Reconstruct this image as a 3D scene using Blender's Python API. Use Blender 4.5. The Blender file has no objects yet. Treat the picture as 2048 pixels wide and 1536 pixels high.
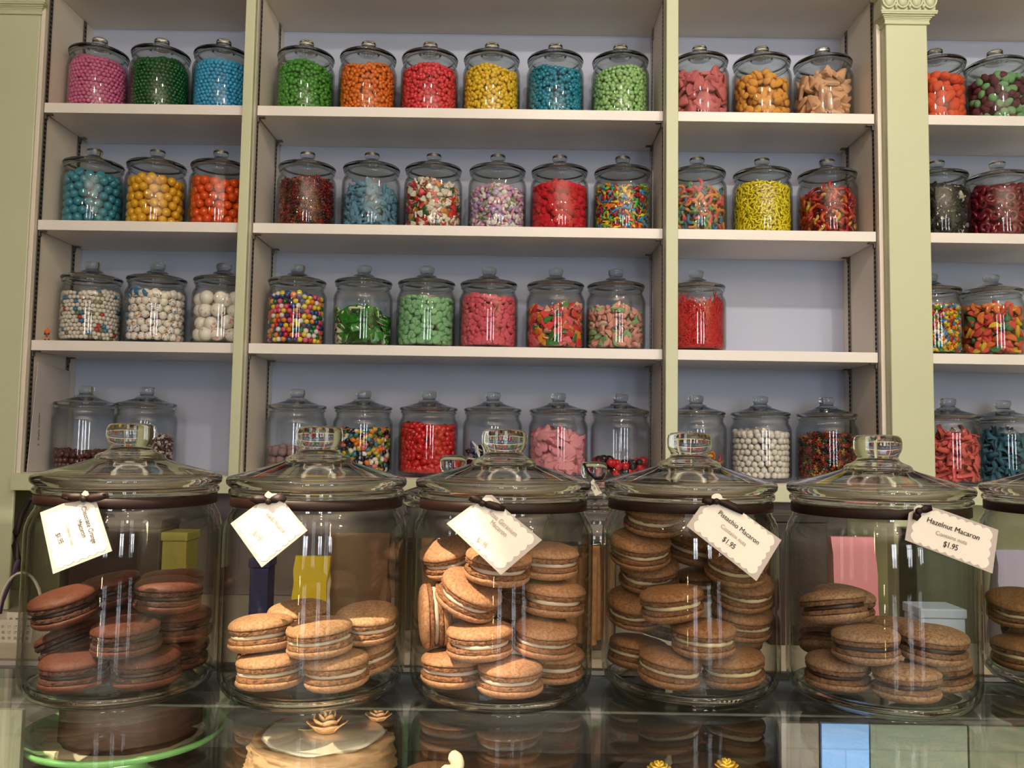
import bpy, bmesh, math, random
import numpy as np
from mathutils import Vector, Matrix, Euler

random.seed(11)
rng = np.random.default_rng(11)
S = bpy.context.scene
C = S.collection
PI = math.pi

# ------------------------------------------------------------------ camera
F_PX = 1691.0
CAM_Z = 1.47
cam_d = bpy.data.cameras.new('camera')
cam_d.sensor_width = 36.0
cam_d.lens = 36.0 * F_PX / 2048.0
cam_d.clip_start = 0.02
cam = bpy.data.objects.new('camera', cam_d)
C.objects.link(cam)
CAM_M = (Matrix.Rotation(0.0043, 3, 'Z') @ Matrix.Rotation(PI / 2 + 0.0701, 3, 'X') @ Matrix.Rotation(0.0154, 3, 'Z'))
CAM_P = Vector((0, 0, CAM_Z))
cam.matrix_world = Matrix.Translation(CAM_P) @ CAM_M.to_4x4()
S.camera = cam


def at(px, py, y):
    """world point seen at a photo pixel, at depth y"""
    d = CAM_M @ Vector(((px - 1024) / F_PX, -(py - 768) / F_PX, -1.0))
    return CAM_P + d * (y / d.y)


def to_px(p):
    q = CAM_M.transposed() @ (Vector(p) - CAM_P)
    return 1024 - F_PX * q.x / q.z, 768 + F_PX * q.y / q.z


# ------------------------------------------------------------------ view, world, lamps
S.view_settings.view_transform = 'Standard'
S.view_settings.look = 'None'
S.view_settings.exposure = 0.5
S.view_settings.gamma = 1.0
S.view_settings.use_curve_mapping = False
S.cycles.max_bounces = 14
S.cycles.transmission_bounces = 12
S.cycles.glossy_bounces = 4
S.cycles.diffuse_bounces = 3
S.cycles.transparent_max_bounces = 40
S.cycles.sample_clamp_indirect = 6.0
S.cycles.caustics_refractive = False

world = bpy.data.worlds.new('room_air')
S.world = world
world.use_nodes = True
world.node_tree.nodes['Background'].inputs[0].default_value = (0.80, 0.86, 1.0, 1)
world.node_tree.nodes['Background'].inputs[1].default_value = 0.3


def spot(name, loc, aim, watts, color, angle, blend=0.4, radius=0.03):
    l = bpy.data.lights.new(name, 'SPOT')
    l.energy = watts
    l.color = color
    l.spot_size = math.radians(angle)
    l.spot_blend = blend
    l.shadow_soft_size = radius
    o = bpy.data.objects.new(name, l)
    C.objects.link(o)
    o.location = loc
    o.rotation_euler = (Vector(aim) - Vector(loc)).to_track_quat('-Z', 'Y').to_euler()
    return o


def area(name, loc, aim, sx, sy, watts, color):
    l = bpy.data.lights.new(name, 'AREA')
    l.shape = 'RECTANGLE'; l.size = sx; l.size_y = sy
    l.energy = watts
    l.color = color
    o = bpy.data.objects.new(name, l)
    C.objects.link(o)
    o.location = loc
    o.rotation_euler = (Vector(aim) - Vector(loc)).to_track_quat('-Z', 'Y').to_euler()
    return o


WARM = (1.0, 0.76, 0.48)
# narrow track spots over the counter, wide ones washing the wall unit, added fills at the ceiling and in the case
spot('track_spot', (-0.80, -0.10, 2.95), (-0.37, 0.78, 1.36), 370, (1.0, 0.80, 0.56), 21.5, 0.12, 0.012)
spot('track_spot', (0.02, -0.10, 2.95), (0.07, 0.80, 1.28), 30, WARM, 12, 0.3, 0.012)
spot('track_spot', (0.75, -0.25, 2.95), (0.75, 0.85, 1.32), 8, WARM, 34, 0.5, 0.015)
spot('track_spot', (-0.7, 0.5, 3.15), (-0.65, 2.5, 2.2), 7, (1.0, 0.88, 0.74), 80, 0.9, 0.03)
spot('track_spot', (0.2, 0.5, 3.15), (0.1, 2.5, 2.0), 22, (1.0, 0.88, 0.74), 85, 0.8, 0.03)
spot('track_spot', (1.25, 0.5, 3.15), (1.25, 2.5, 2.0), 36, (1.0, 0.88, 0.74), 85, 0.8, 0.03)
area('ceiling_bounce_fill', (1.0, -2.1, 2.45), (1.0, -2.1, 4.0), 4.0, 2.6, 205, (1.0, 0.95, 0.90))  # added soft fill bounced off the ceiling, without a fixture
area('case_fill_strip', (-0.1, 0.20, CAM_Z - 0.268), (-0.1, 0.9, CAM_Z - 0.37), 2.6, 0.02, 19, (1.0, 0.90, 0.76))  # unseen strip added to brighten the cakes
for bx, by in ((-1.7, -0.7), (-0.5, -1.0), (0.4, -0.9), (1.4, -0.7), (-1.1, -2.3), (0.9, -2.4), (2.2, -1.9)):
    l = bpy.data.lights.new('shop_bulb', 'POINT'); l.energy = 7; l.color = WARM; l.shadow_soft_size = 0.03
    o = bpy.data.objects.new('shop_bulb', l); C.objects.link(o); o.location = (bx, by, 2.85)


# ------------------------------------------------------------------ materials
def srgb(r, g, b):
    def f(c):
        c = c / 255.0
        return c / 12.92 if c <= 0.04045 else ((c + 0.055) / 1.055) ** 2.4
    return (f(r), f(g), f(b), 1.0)


MATS = {}


def mat(name, rgb, rough=0.5, noise=0.0, scale=40.0, bump=0.0, coat=0.0, metal=0.0, spec=0.5, sss=0.0, dark=None, trans=0.0):
    if name in MATS:
        return MATS[name]
    m = bpy.data.materials.new(name)
    m.use_nodes = True
    nt = m.node_tree
    b = nt.nodes['Principled BSDF']
    c = srgb(*rgb)
    b.inputs['Base Color'].default_value = c
    b.inputs['Roughness'].default_value = rough
    b.inputs['Metallic'].default_value = metal
    b.inputs['Specular IOR Level'].default_value = spec
    b.inputs['Coat Weight'].default_value = coat
    b.inputs['Coat Roughness'].default_value = 0.08
    b.inputs['Transmission Weight'].default_value = trans
    if noise > 0 or bump > 0:
        tc = nt.nodes.new('ShaderNodeTexCoord')
        n = nt.nodes.new('ShaderNodeTexNoise')
        n.inputs['Scale'].default_value = scale
        n.inputs['Detail'].default_value = 4
        nt.links.new(tc.outputs['Object'], n.inputs['Vector'])
        if noise > 0:
            r = nt.nodes.new('ShaderNodeValToRGB')
            r.color_ramp.elements[0].position = 0.35
            r.color_ramp.elements[1].position = 0.65
            d = srgb(*dark) if dark else tuple(v * (1 - noise) for v in c[:3]) + (1,)
            r.color_ramp.elements[0].color = d
            r.color_ramp.elements[1].color = c
            nt.links.new(n.outputs['Fac'], r.inputs['Fac'])
            nt.links.new(r.outputs['Color'], b.inputs['Base Color'])
        if bump > 0:
            bp = nt.nodes.new('ShaderNodeBump')
            bp.inputs['Strength'].default_value = bump
            bp.inputs['Distance'].default_value = 0.002
            nt.links.new(n.outputs['Fac'], bp.inputs['Height'])
            nt.links.new(bp.outputs['Normal'], b.inputs['Normal'])
    MATS[name] = m
    return m


def glass_thin(name, clear, edge, k=1.0, f0=0.04, power=2.6, glint=(1, 1, 1)):
    """a wall of glass: straight-through light, deeper colour along grazing (longer) paths, mirror share rising with angle"""
    m = bpy.data.materials.new(name)
    m.use_nodes = True
    nt = m.node_tree
    nt.nodes.clear()
    out = nt.nodes.new('ShaderNodeOutputMaterial')
    mix = nt.nodes.new('ShaderNodeMixShader')
    tr = nt.nodes.new('ShaderNodeBsdfTransparent')
    gl = nt.nodes.new('ShaderNodeBsdfGlossy')
    gl.inputs['Roughness'].default_value = 0.03
    gl.inputs['Color'].default_value = (*glint, 1)
    lw = nt.nodes.new('ShaderNodeLayerWeight')
    lw.inputs['Blend'].default_value = 0.5
    p5 = nt.nodes.new('ShaderNodeMath'); p5.operation = 'POWER'; p5.inputs[1].default_value = 5.0
    ma = nt.nodes.new('ShaderNodeMath'); ma.operation = 'MULTIPLY_ADD'
    ma.inputs[1].default_value = (1 - f0) * k; ma.inputs[2].default_value = f0 * k
    pe = nt.nodes.new('ShaderNodeMath'); pe.operation = 'POWER'; pe.inputs[1].default_value = power
    cm = nt.nodes.new('ShaderNodeMixRGB')
    cm.inputs[1].default_value = (*clear, 1); cm.inputs[2].default_value = (*edge, 1)
    nt.links.new(lw.outputs['Facing'], p5.inputs[0])
    nt.links.new(lw.outputs['Facing'], pe.inputs[0])
    nt.links.new(p5.outputs[0], ma.inputs[0])
    nt.links.new(pe.outputs[0], cm.inputs[0])
    nt.links.new(cm.outputs[0], tr.inputs['Color'])
    nt.links.new(ma.outputs[0], mix.inputs[0])
    nt.links.new(tr.outputs[0], mix.inputs[1])
    nt.links.new(gl.outputs[0], mix.inputs[2])
    nt.links.new(mix.outputs[0], out.inputs['Surface'])
    MATS[name] = m
    return m


def glass_solid(name, rgb, ior=1.47, rough=0.0):
    m = bpy.data.materials.new(name)
    m.use_nodes = True
    b = m.node_tree.nodes['Principled BSDF']
    b.inputs['Base Color'].default_value = (*rgb, 1)
    b.inputs['Roughness'].default_value = rough
    b.inputs['IOR'].default_value = ior
    b.inputs['Transmission Weight'].default_value = 1.0
    MATS[name] = m
    return m


G_WALL = glass_thin('jar_glass', (0.985, 0.99, 0.985), (0.15, 0.20, 0.175), 0.75, power=3.6)
G_SOLID = glass_solid('thick_glass', (0.90, 0.93, 0.90), rough=0.025)
G_SHELF = glass_solid('shelf_jar_glass', (0.74, 0.78, 0.76), rough=0.0)
G_TOP = glass_thin('counter_glass', (0.95, 0.97, 0.955), (0.76, 0.82, 0.79), 0.9)

M_CREAM = mat('cream_painted_wood', (238, 228, 213), 0.45, 0.04, 6, 0.04)
M_SHELF = mat('white_laminate', (242, 236, 231), 0.35, 0.03, 5)
M_BACK = mat('pale_lavender_paint', (182, 190, 212), 0.55, 0.03, 3)
M_GREEN = mat('sage_green_paint', (206, 211, 176), 0.42, 0.03, 4, 0.03)
M_TRACK = mat('grey_steel', (120, 116, 110), 0.4, metal=0.7)
M_SLOT = mat('track_slot', (22, 20, 18), 0.8)
M_CLIP = mat('dull_steel', (105, 98, 90), 0.4, metal=0.6)
M_BROWN = mat('dark_brown_panel', (64, 50, 42), 0.5, 0.2, 3)
M_GREYP = mat('taupe_backsplash', (128, 118, 116), 0.5, 0.08, 4)
M_MARBLE = mat('pale_marble', (206, 198, 182), 0.25, 0.12, 7)
M_RAIL = mat('grey_case_rail', (64, 62, 57), 0.4, 0.15, 14)
M_BLACK = mat('black_edge', (28, 28, 28), 0.4)
M_RIBBON = mat('brown_satin_ribbon', (34, 16, 12), 0.5, 0.2, 300, spec=0.3)
M_TAG = mat('tag_border_card', (190, 180, 174), 0.7)
M_TAGW = mat('white_card', (238, 232, 222), 0.75)
M_INK = mat('dark_ink', (46, 36, 30), 0.8)
M_INKL = mat('grey_ink', (170, 160, 148), 0.8)


# ------------------------------------------------------------------ mesh helpers
def link(o, parent=None):
    C.objects.link(o)
    if parent is not None:
        o.parent = parent
    return o


def tag(o, label=None, cat=None, group=None, kind=None):
    if label: o['label'] = label
    if cat: o['category'] = cat
    if group: o['group'] = group
    if kind: o['kind'] = kind
    return o


def thing(name, label, cat, loc=(0, 0, 0), group=None, rot=(0, 0, 0)):
    o = bpy.data.objects.new(name, None)
    o.empty_display_size = 0.02
    link(o)
    o.location = loc
    o.rotation_euler = rot
    return tag(o, label, cat, group)


def smooth(me, on=True):
    me.polygons.foreach_set('use_smooth', np.full(len(me.polygons), on))


def bm_obj(name, bm, m, parent=None, sm=False, loc=None):
    me = bpy.data.meshes.new(name)
    bmesh.ops.recalc_face_normals(bm, faces=bm.faces)
    bm.to_mesh(me)
    bm.free()
    for x in (m if isinstance(m, (list, tuple)) else [m]):
        me.materials.append(x)
    if sm: smooth(me)
    o = bpy.data.objects.new(name, me)
    if loc is not None: o.location = loc
    return link(o, parent)


def add_box(bm, x0, x1, y0, y1, z0, z1, bev=0.0, mi=0):
    r = bmesh.ops.create_cube(bm, size=1.0)
    vs = r['verts']
    for v in vs:
        v.co = Vector((x0 + (v.co.x + .5) * (x1 - x0), y0 + (v.co.y + .5) * (y1 - y0), z0 + (v.co.z + .5) * (z1 - z0)))
    fs = {f for v in vs for f in v.link_faces}
    for f in fs: f.material_index = mi
    if bev > 0:
        es = {e for v in vs for e in v.link_edges}
        bmesh.ops.bevel(bm, geom=list(es), offset=bev, segments=2, affect='EDGES', profile=0.5)


def box(name, x0, x1, y0, y1, z0, z1, m, parent=None, bev=0.002):
    bm = bmesh.new()
    add_box(bm, x0, x1, y0, y1, z0, z1, bev)
    return bm_obj(name, bm, m, parent)


def add_lathe(bm, prof, n=48, closed=False, wob=None, center=(0, 0, 0), mi=0):
    """revolve (r, z) points about z; r = 0 ends collapse to a point"""
    rings = []
    cx, cy, cz = center
    for k, (r, z) in enumerate(prof):
        if r < 1e-6:
            rings.append([bm.verts.new((cx, cy, cz + z))])
        else:
            ring = []
            for i in range(n):
                a = 2 * PI * i / n
                dr, dz = wob(k, a) if wob else (0, 0)
                ring.append(bm.verts.new((cx + (r + dr) * math.cos(a), cy + (r + dr) * math.sin(a), cz + z + dz)))
            rings.append(ring)
    pairs = list(zip(rings, rings[1:]))
    if closed: pairs.append((rings[-1], rings[0]))
    for a, b in pairs:
        for i in range(n):
            j = (i + 1) % n
            if len(a) == 1 and len(b) == 1: continue
            if len(a) == 1: f = bm.faces.new((a[0], b[i], b[j]))
            elif len(b) == 1: f = bm.faces.new((a[i], a[j], b[0]))
            else: f = bm.faces.new((a[i], a[j], b[j], b[i]))
            f.material_index = mi
            f.smooth = True


def add_tube(bm, pts, rad, n=8, flat=1.0, cap=True, mi=0):
    pts = [Vector(p) for p in pts]
    rings = []
    up = Vector((0, 0, 1))
    for k, p in enumerate(pts):
        t = (pts[min(k + 1, len(pts) - 1)] - pts[max(k - 1, 0)]).normalized()
        s = t.cross(up)
        if s.length < 1e-3: s = t.cross(Vector((0, 1, 0)))
        s.normalize()
        u = s.cross(t)
        r = rad[k] if isinstance(rad, (list, tuple)) else rad
        rings.append([bm.verts.new(p + s * (r * math.cos(2 * PI * i / n)) + u * (r * flat * math.sin(2 * PI * i / n))) for i in range(n)])
    for a, b in zip(rings, rings[1:]):
        for i in range(n):
            j = (i + 1) % n
            f = bm.faces.new((a[i], a[j], b[j], b[i])); f.material_index = mi; f.smooth = True
    if cap:
        f = bm.faces.new(rings[0][::-1]); f.material_index = mi
        f = bm.faces.new(rings[-1]); f.material_index = mi


def add_prism(bm, pts, z0, z1, bev=0.0, seg=1, mi=0):
    a = [bm.verts.new((x, y, z0)) for x, y in pts]
    b = [bm.verts.new((x, y, z1)) for x, y in pts]
    n = len(pts)
    fs = [bm.faces.new(a[::-1]), bm.faces.new(b)]
    for i in range(n):
        fs.append(bm.faces.new((a[i], a[(i + 1) % n], b[(i + 1) % n], b[i])))
    for f in fs: f.material_index = mi
    if bev > 0:
        bmesh.ops.bevel(bm, geom=list({e for f in (fs[0], fs[1]) for e in f.edges}), offset=bev, segments=seg, affect='EDGES', profile=0.5)


# ------------------------------------------------------------------ room and built-in shelving
YF, YB = 2.33, 2.58           # shelf fronts, back panels
XL0, XC0, XC1, XR1 = -1.351, -0.7467, 0.409, 1.0044
def struct(name, bm_or_box, m):
    o = bm_obj(name, bm_or_box, m)
    return tag(o, kind='structure')
bm = bmesh.new(); add_box(bm, -3.2, 3.6, -4.6, 2.75, -0.1, 0.0)
struct('floor', bm, mat('dark_floor_tiles', (92, 80, 70), 0.35, 0.2, 3))
bm = bmesh.new(); add_box(bm, -3.2, 3.6, -4.6, 2.75, 3.4, 3.5)
struct('ceiling', bm, mat('ceiling_tan', (170, 156, 138), 0.8))
bm = bmesh.new(); add_box(bm, -3.2, 3.6, 2.65, 2.75, 0.0, 3.4)
struct('wall_back', bm, mat('sage_wall', (190, 192, 150), 0.7, 0.04, 3))
bm = bmesh.new(); add_box(bm, -3.3, -3.2, -4.6, 2.75, 0.0, 3.4)
struct('wall_left', bm, mat('brown_wall', (92, 78, 64), 0.7))
bm = bmesh.new(); add_box(bm, 3.6, 3.7, -4.6, 2.75, 0.0, 3.4)
struct('wall_right', bm, MATS['sage_wall'])
WIN = [(-0.45, 0.05), (1.2, 1.7), (2.55, 3.05)]
bm = bmesh.new()
xs = [-3.2] + [v for w in WIN for v in w] + [3.6]
for i in range(0, len(xs), 2): add_box(bm, xs[i], xs[i + 1], -4.6, -4.5, 0, 3.4)
for a, b in WIN:
    add_box(bm, a, b, -4.6, -4.5, 0, 1.0); add_box(bm, a, b, -4.6, -4.5, 2.95, 3.4)
struct('wall_front', bm, mat('street_wall', (96, 84, 74), 0.7))
M_SKY = bpy.data.materials.new('daylit_pane'); M_SKY.use_nodes = True
nt = M_SKY.node_tree; nt.nodes.clear()
e = nt.nodes.new('ShaderNodeEmission'); e.inputs[0].default_value = (0.90, 0.94, 1.0, 1); e.inputs[1].default_value = 13.0
oo = nt.nodes.new('ShaderNodeOutputMaterial'); nt.links.new(e.outputs[0], oo.inputs[0])
for i, (a, b) in enumerate(WIN):
    bm = bmesh.new(); n = 2
    for k in range(n + 1):
        x = a + (b - a) * k / n
        add_box(bm, x - 0.03, x + 0.03, -4.52, -4.44, 1.0, 2.95)
    for z in (1.03, 2.0, 2.92): add_box(bm, a, b, -4.52, -4.44, z - 0.03, z + 0.03)
    w = struct('window_%d' % (i + 1), bm, mat('window_frame_dark', (70, 64, 58), 0.5))
    bm = bmesh.new(); add_box(bm, a, b, -4.58, -4.56, 1.0, 2.95)
    bm_obj('pane', bm, M_SKY, w)

unit = thing('shelving_unit', 'built-in cream and sage green wall shelving unit with pale lavender back panels', 'shelving', (0, YB, 0))
def upart(name, x0, x1, y0, y1, z0, z1, m, bev=0.0015, label=None):
    bm = bmesh.new(); add_box(bm, x0, x1, y0 - YB, y1 - YB, z0, z1, bev)
    o = bm_obj(name, bm, m, unit)
    if label: o['label'] = label
    return o

Z_SH = [CAM_Z + 0.943, CAM_Z + 0.6056, CAM_Z + 0.2662]
Z_TOP = CAM_Z + 1.2833
Z_BASE = at(858, 957.5, YF).z
XFR1 = 1.74
XP = at(475, 450, YF - 0.034).x      # left edge of the upright between the first two bays
XFR0 = at(1861, 400, 2.285).x - 0.055
YW0, YW1 = 1.78, 2.27
ZW = at(20, 1240, 2.2).z          # top of the back counter
panels = [('left', XL0, XP + 0.0012), ('centre', XC0, XC1), ('right', XC1 + 0.022, XR1), ('far', XFR0, XFR1)]
for nm, a, b in panels:
    upart('back_panel', a, b, YB, YB + 0.012, Z_BASE - 0.02, Z_TOP + 0.02, M_BACK)
T = 0.018
Y0 = YF - 0.012
upart('side_panel', XL0 - 0.012, XL0, Y0, YB + 0.01, Z_BASE - 0.045, Z_TOP + 0.2, M_CREAM)
upart('side_panel', XC0 - 0.025, XC0, Y0, YB + 0.01, Z_BASE - 0.045, Z_TOP + 0.2, M_CREAM)
upart('side_panel', XP + 0.0015, XC0 - 0.0255, Y0, YB + 0.01, Z_BASE - 0.045, Z_TOP + 0.2, M_CREAM)
upart('side_panel', XC1, XC1 + 0.0145, Y0, YB + 0.01, Z_BASE - 0.045, Z_TOP + 0.2, M_CREAM)
upart('side_panel', XC1 + 0.015, XC1 + 0.022, Y0, YB + 0.01, Z_BASE - 0.045, Z_TOP + 0.2, M_CREAM)
upart('side_panel', XR1, XR1 + 0.012, Y0, YB + 0.01, Z_BASE - 0.045, Z_TOP + 0.2, M_CREAM)
upart('side_panel', XFR0 - 0.012, XFR0, YF + 0.001, YB + 0.01, Z_BASE - 0.045, Z_TOP + 0.2, M_CREAM)
for nm, a, b in panels:
    upart('top_board', a, b, YF, YB, Z_TOP, Z_TOP + 0.0285, M_CREAM)
    upart('base_board', a, b, YF, YB, Z_BASE - 0.03, Z_BASE, M_SHELF)
upart('base_rail', XL0 - 0.013, XR1 + 0.0122, YF - 0.034, YF - 0.001, Z_BASE - 0.047, Z_BASE - 0.001, M_GREEN, 0.002, 'sage green rail along the bottom of the shelving')
upart('base_rail', XFR0 + 0.0555, XFR1, YF - 0.034, YF - 0.001, Z_BASE - 0.047, Z_BASE - 0.001, M_GREEN, 0.002)
upart('face_post', XP, XC0 - 0.0005, YF - 0.034, Y0, Z_BASE - 0.001, Z_TOP + 0.3, M_GREEN, 0.002, 'narrow sage green upright between the left and centre bays')
p2a, p2b = at(1332, 450, YF - 0.034), at(1356.5, 450, YF - 0.034)
upart('face_post', p2a.x, p2b.x, YF - 0.034, Y0, Z_BASE - 0.001, Z_TOP + 0.3, M_GREEN, 0.002, 'narrow sage green upright between the centre and right bays')

# pilasters
def pilaster(name, x0, x1, yf, z0, label, capz):
    t = thing(name, label, 'pilaster', ((x0 + x1) / 2, YB, z0))
    def L(bm, nme):
        for v in bm.verts: v.co -= Vector(((x0 + x1) / 2, YB, z0))
        o = bm_obj(nme, bm, M_GREEN, t)
        return o
    bm = bmesh.new(); add_box(bm, x0, x1, yf, YF - 0.001, z0, 3.39, 0.003); L(bm, 'shaft')
    bm = bmesh.new()
    # stepped mouldings: each a box wrapped round the front and the sides
    zc = capz
    def ring(out, a, b, bev=0.003): add_box(bm, x0 - out, x1 + out, yf - out, YF - 0.0125, zc + a, zc + b, bev)
    ring(0.006, 0.0, 0.006, 0.0025)
    # cove
    for k in range(6):
        f = k / 5.0
        ring(0.004 + 0.016 * f * f, 0.006 + 0.0035 * k, 0.0097 + 0.0035 * k, 0.0)
    ring(0.022, 0.027, 0.034, 0.003)
    ring(0.018, 0.034, 0.08, 0.006)
    ring(0.030, 0.08, 0.1, 0.004)
    L(bm, 'capital_moulding')
    bm = bmesh.new()
    w = (x1 - x0 + 0.036)
    n = max(3, int(round(w / 0.043)))
    for k in range(n):
        cx = x0 - 0.018 + w * (k + 0.5) / n
        r = bmesh.ops.create_icosphere(bm, subdivisions=3, radius=1.0)
        for v in r['verts']: v.co = Vector((cx + v.co.x * 0.0125, yf - 0.018 + v.co.y * 0.009, zc + 0.063 + v.co.z * 0.019))
        pts = [(cx + 0.0175 * math.cos(a), yf - 0.021, zc + 0.064 + 0.0245 * math.sin(a)) for a in [PI + PI * i / 14 for i in range(15)]]
        add_tube(bm, pts, 0.003, 8)
        if k:
            dx = x0 - 0.018 + w * k / n
            add_tube(bm, [(dx, yf - 0.02, zc + 0.056), (dx, yf - 0.023, zc + 0.046), (dx, yf - 0.02, zc + 0.037)], [0.002, 0.005, 0.0035], 8)
    o = L(bm, 'egg_and_dart'); smooth(o.data)
    return t
YP = 2.285
pl = at(1766, 400, YP); pr = at(1861, 400, YP)
pl.x = max(pl.x, XR1 + 0.0125)
pilaster('pilaster', pl.x, pr.x, YP, ZW + 0.001, 'sage green pilaster with carved capital between the right shelving bays', at(1800, 50, YP).z)
pilaster('pilaster', -2.0, XL0 - 0.0135, YF - 0.012, ZW + 0.001, 'broad sage green pilaster at the left end of the shelving', at(40, 30, YF - 0.012).z)

# shelves
ROWN = ['top', 'second', 'third']
for r, z in enumerate(Z_SH):
    for (nm, a, b) in panels:
        bm = bmesh.new(); add_box(bm, a + 0.0042 - (a + b) / 2, b - 0.0042 - (a + b) / 2, YF - YB, -0.001, -0.0285, 0, 0.0012)
        bay = {'left': 'left bay', 'centre': 'wide centre bay', 'right': 'bay right of the centre bay', 'far': 'cut-off bay beyond the wide pilaster'}[nm]
        o = bm_obj('shelf', bm, M_SHELF, None, loc=((a + b) / 2, YB, z))
        tag(o, 'white laminate shelf, %s shelf of the %s' % (ROWN[r], bay), 'shelf', 'adjustable shelves of the wall unit')

# slotted tracks on the side panels
def track(x, side, y, label):
    t = thing('shelf_track', label, 'shelf track', (x, y, Z_BASE), 'slotted shelf tracks on the side panels')
    h = Z_TOP - Z_BASE - 0.001
    bm = bmesh.new(); add_box(bm, 0.0002 if side > 0 else -0.003, 0.003 if side > 0 else -0.0002, -0.008, 0.008, 0.002, h, 0)
    bm_obj('rail', bm, M_TRACK, t)
    bm = bmesh.new()
    k = 0; z = 0.01
    while z < h - 0.01:
        add_box(bm, 0.0031 * side - 0.0004, 0.0031 * side + 0.0004, -0.0045, 0.0045, z, z + 0.0075)
        z += 0.0135
    bm_obj('slots', bm, M_SLOT, t)
yt0, yt1 = YF + 0.012, YB - 0.05
for x, s, nm in [(XL0, 1, 'left side of the left bay'), (XC0, 1, 'left side of the centre bay'), (XC1, -1, 'right side of the centre bay'), (XR1, -1, 'beside the wide pilaster')]:
    track(x, s, yt0, 'slotted metal shelf track near the front, %s' % nm)
    track(x, s, yt1, 'slotted metal shelf track at the back, %s' % nm)
    for r, z in enumerate(Z_SH):
        for y, w in ((yt0, 'front'), (yt1, 'back')):
            bm = bmesh.new()
            add_box(bm, min(0.0038 * s, 0.022 * s), max(0.0038 * s, 0.022 * s), -0.007, 0.007, -0.0035, -0.0005, 0.0006)
            add_box(bm, min(0.0038 * s, 0.0068 * s), max(0.0038 * s, 0.0068 * s), -0.006, 0.006, -0.016, -0.0005, 0.0006)
            o = bm_obj('shelf_clip', bm, M_CLIP, None, loc=(x, y, z - 0.0285))
            tag(o, 'small metal clip under the %s shelf, %s, %s track' % (ROWN[r], nm, w), 'shelf clip', 'clips holding the shelves')

# ------------------------------------------------------------------ jars
JR, JH = 0.086, 0.2445
K = JR / 0.089
KZ = K * 1.018
def P(*pts): return [(r * K, z * KZ) for r, z in pts]
BODY_OUT = P((0, 0.0015), (0.062, 0.0015), (0.066, 0.0), (0.074, 0.0003), (0.081, 0.0035), (0.0858, 0.0095), (0.0885, 0.018), (0.089, 0.026), (0.089, 0.148), (0.0884, 0.155), (0.0865, 0.1605), (0.0862, 0.1625), (0.0845, 0.1650), (0.0838, 0.1672), (0.0815, 0.170), (0.0805, 0.174), (0.0805, 0.1845))
BODY_IN = P((0.077, 0.1845), (0.077, 0.172), (0.0795, 0.1672), (0.0835, 0.1575), (0.0848, 0.152), (0.0852, 0.146), (0.0852, 0.024), (0.0835, 0.0165), (0.078, 0.0115), (0.068, 0.0098), (0, 0.0095))
RIM = [(0.0805 + 0.0042 * math.cos(a), 0.1885 + 0.0038 * math.sin(a)) for a in [2 * PI * i / 14 for i in range(14)]]
RIM = P(*RIM)
LID = P((0, 0.2138), (0.022, 0.2136), (0.030, 0.2116), (0.047, 0.2070), (0.062, 0.2030), (0.0755, 0.1996), (0.076, 0.1936), (0.0785, 0.1926), (0.084, 0.1930), (0.0866, 0.1955), (0.0872, 0.1985), (0.0862, 0.2014), (0.083, 0.2030), (0.078, 0.2042), (0.066, 0.2076), (0.05, 0.2120), (0.0375, 0.2158), (0.0325, 0.2176), (0.0312, 0.2204), (0.0290, 0.2222), (0.0240, 0.2238), (0.0205, 0.2262), (0.0192, 0.2286), (0, 0.2286))
KNOB = P((0, 0.2289), (0.0190, 0.2289), (0.0192, 0.2302), (0.0204, 0.2325), (0.0220, 0.2355), (0.0228, 0.239), (0.0228, 0.2445), (0.0218, 0.2485), (0.0190, 0.2506), (0.012, 0.2515), (0, 0.2518))
BASE = P((0.0690, 0.0022), (0.0740, 0.0018), (0.0795, 0.0048), (0.0838, 0.0102), (0.0828, 0.0108), (0.0785, 0.0086), (0.0690, 0.0074))
JM = {}
def jar_meshes(n):
    if n in JM: return JM[n]
    res = {}
    for nm, prof, closed, m in (('body', BODY_OUT + BODY_IN, False, G_WALL), ('rim', RIM, True, G_SOLID), ('lid', LID, False, G_SOLID), ('knob', KNOB, False, G_SOLID), ('base', BASE, True, G_SOLID)):
        bm = bmesh.new(); add_lathe(bm, prof, n, closed)
        bmesh.ops.recalc_face_normals(bm, faces=bm.faces)
        me = bpy.data.meshes.new('jar_' + nm); bm.to_mesh(me); bm.free(); smooth(me)
        me.materials.append(G_SHELF if m is G_SOLID and n < 60 else m)
        res[nm] = me
    JM[n] = res
    return res

def glass_jar(name, label, loc, n=40, group=None, scale=1.0, spin=0.0):
    t = thing(name, label, 'jar', loc, group, (0, 0, spin))
    t.scale = (scale,) * 3
    M = jar_meshes(n)
    link(bpy.data.objects.new('body', M['body']), t)
    link(bpy.data.objects.new('rim', M['rim']), t)
    if n > 60: link(bpy.data.objects.new('base', M['base']), t)
    l = link(bpy.data.objects.new('lid', M['lid']), t)
    link(bpy.data.objects.new('knob', M['knob']), l)
    return t

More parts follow.
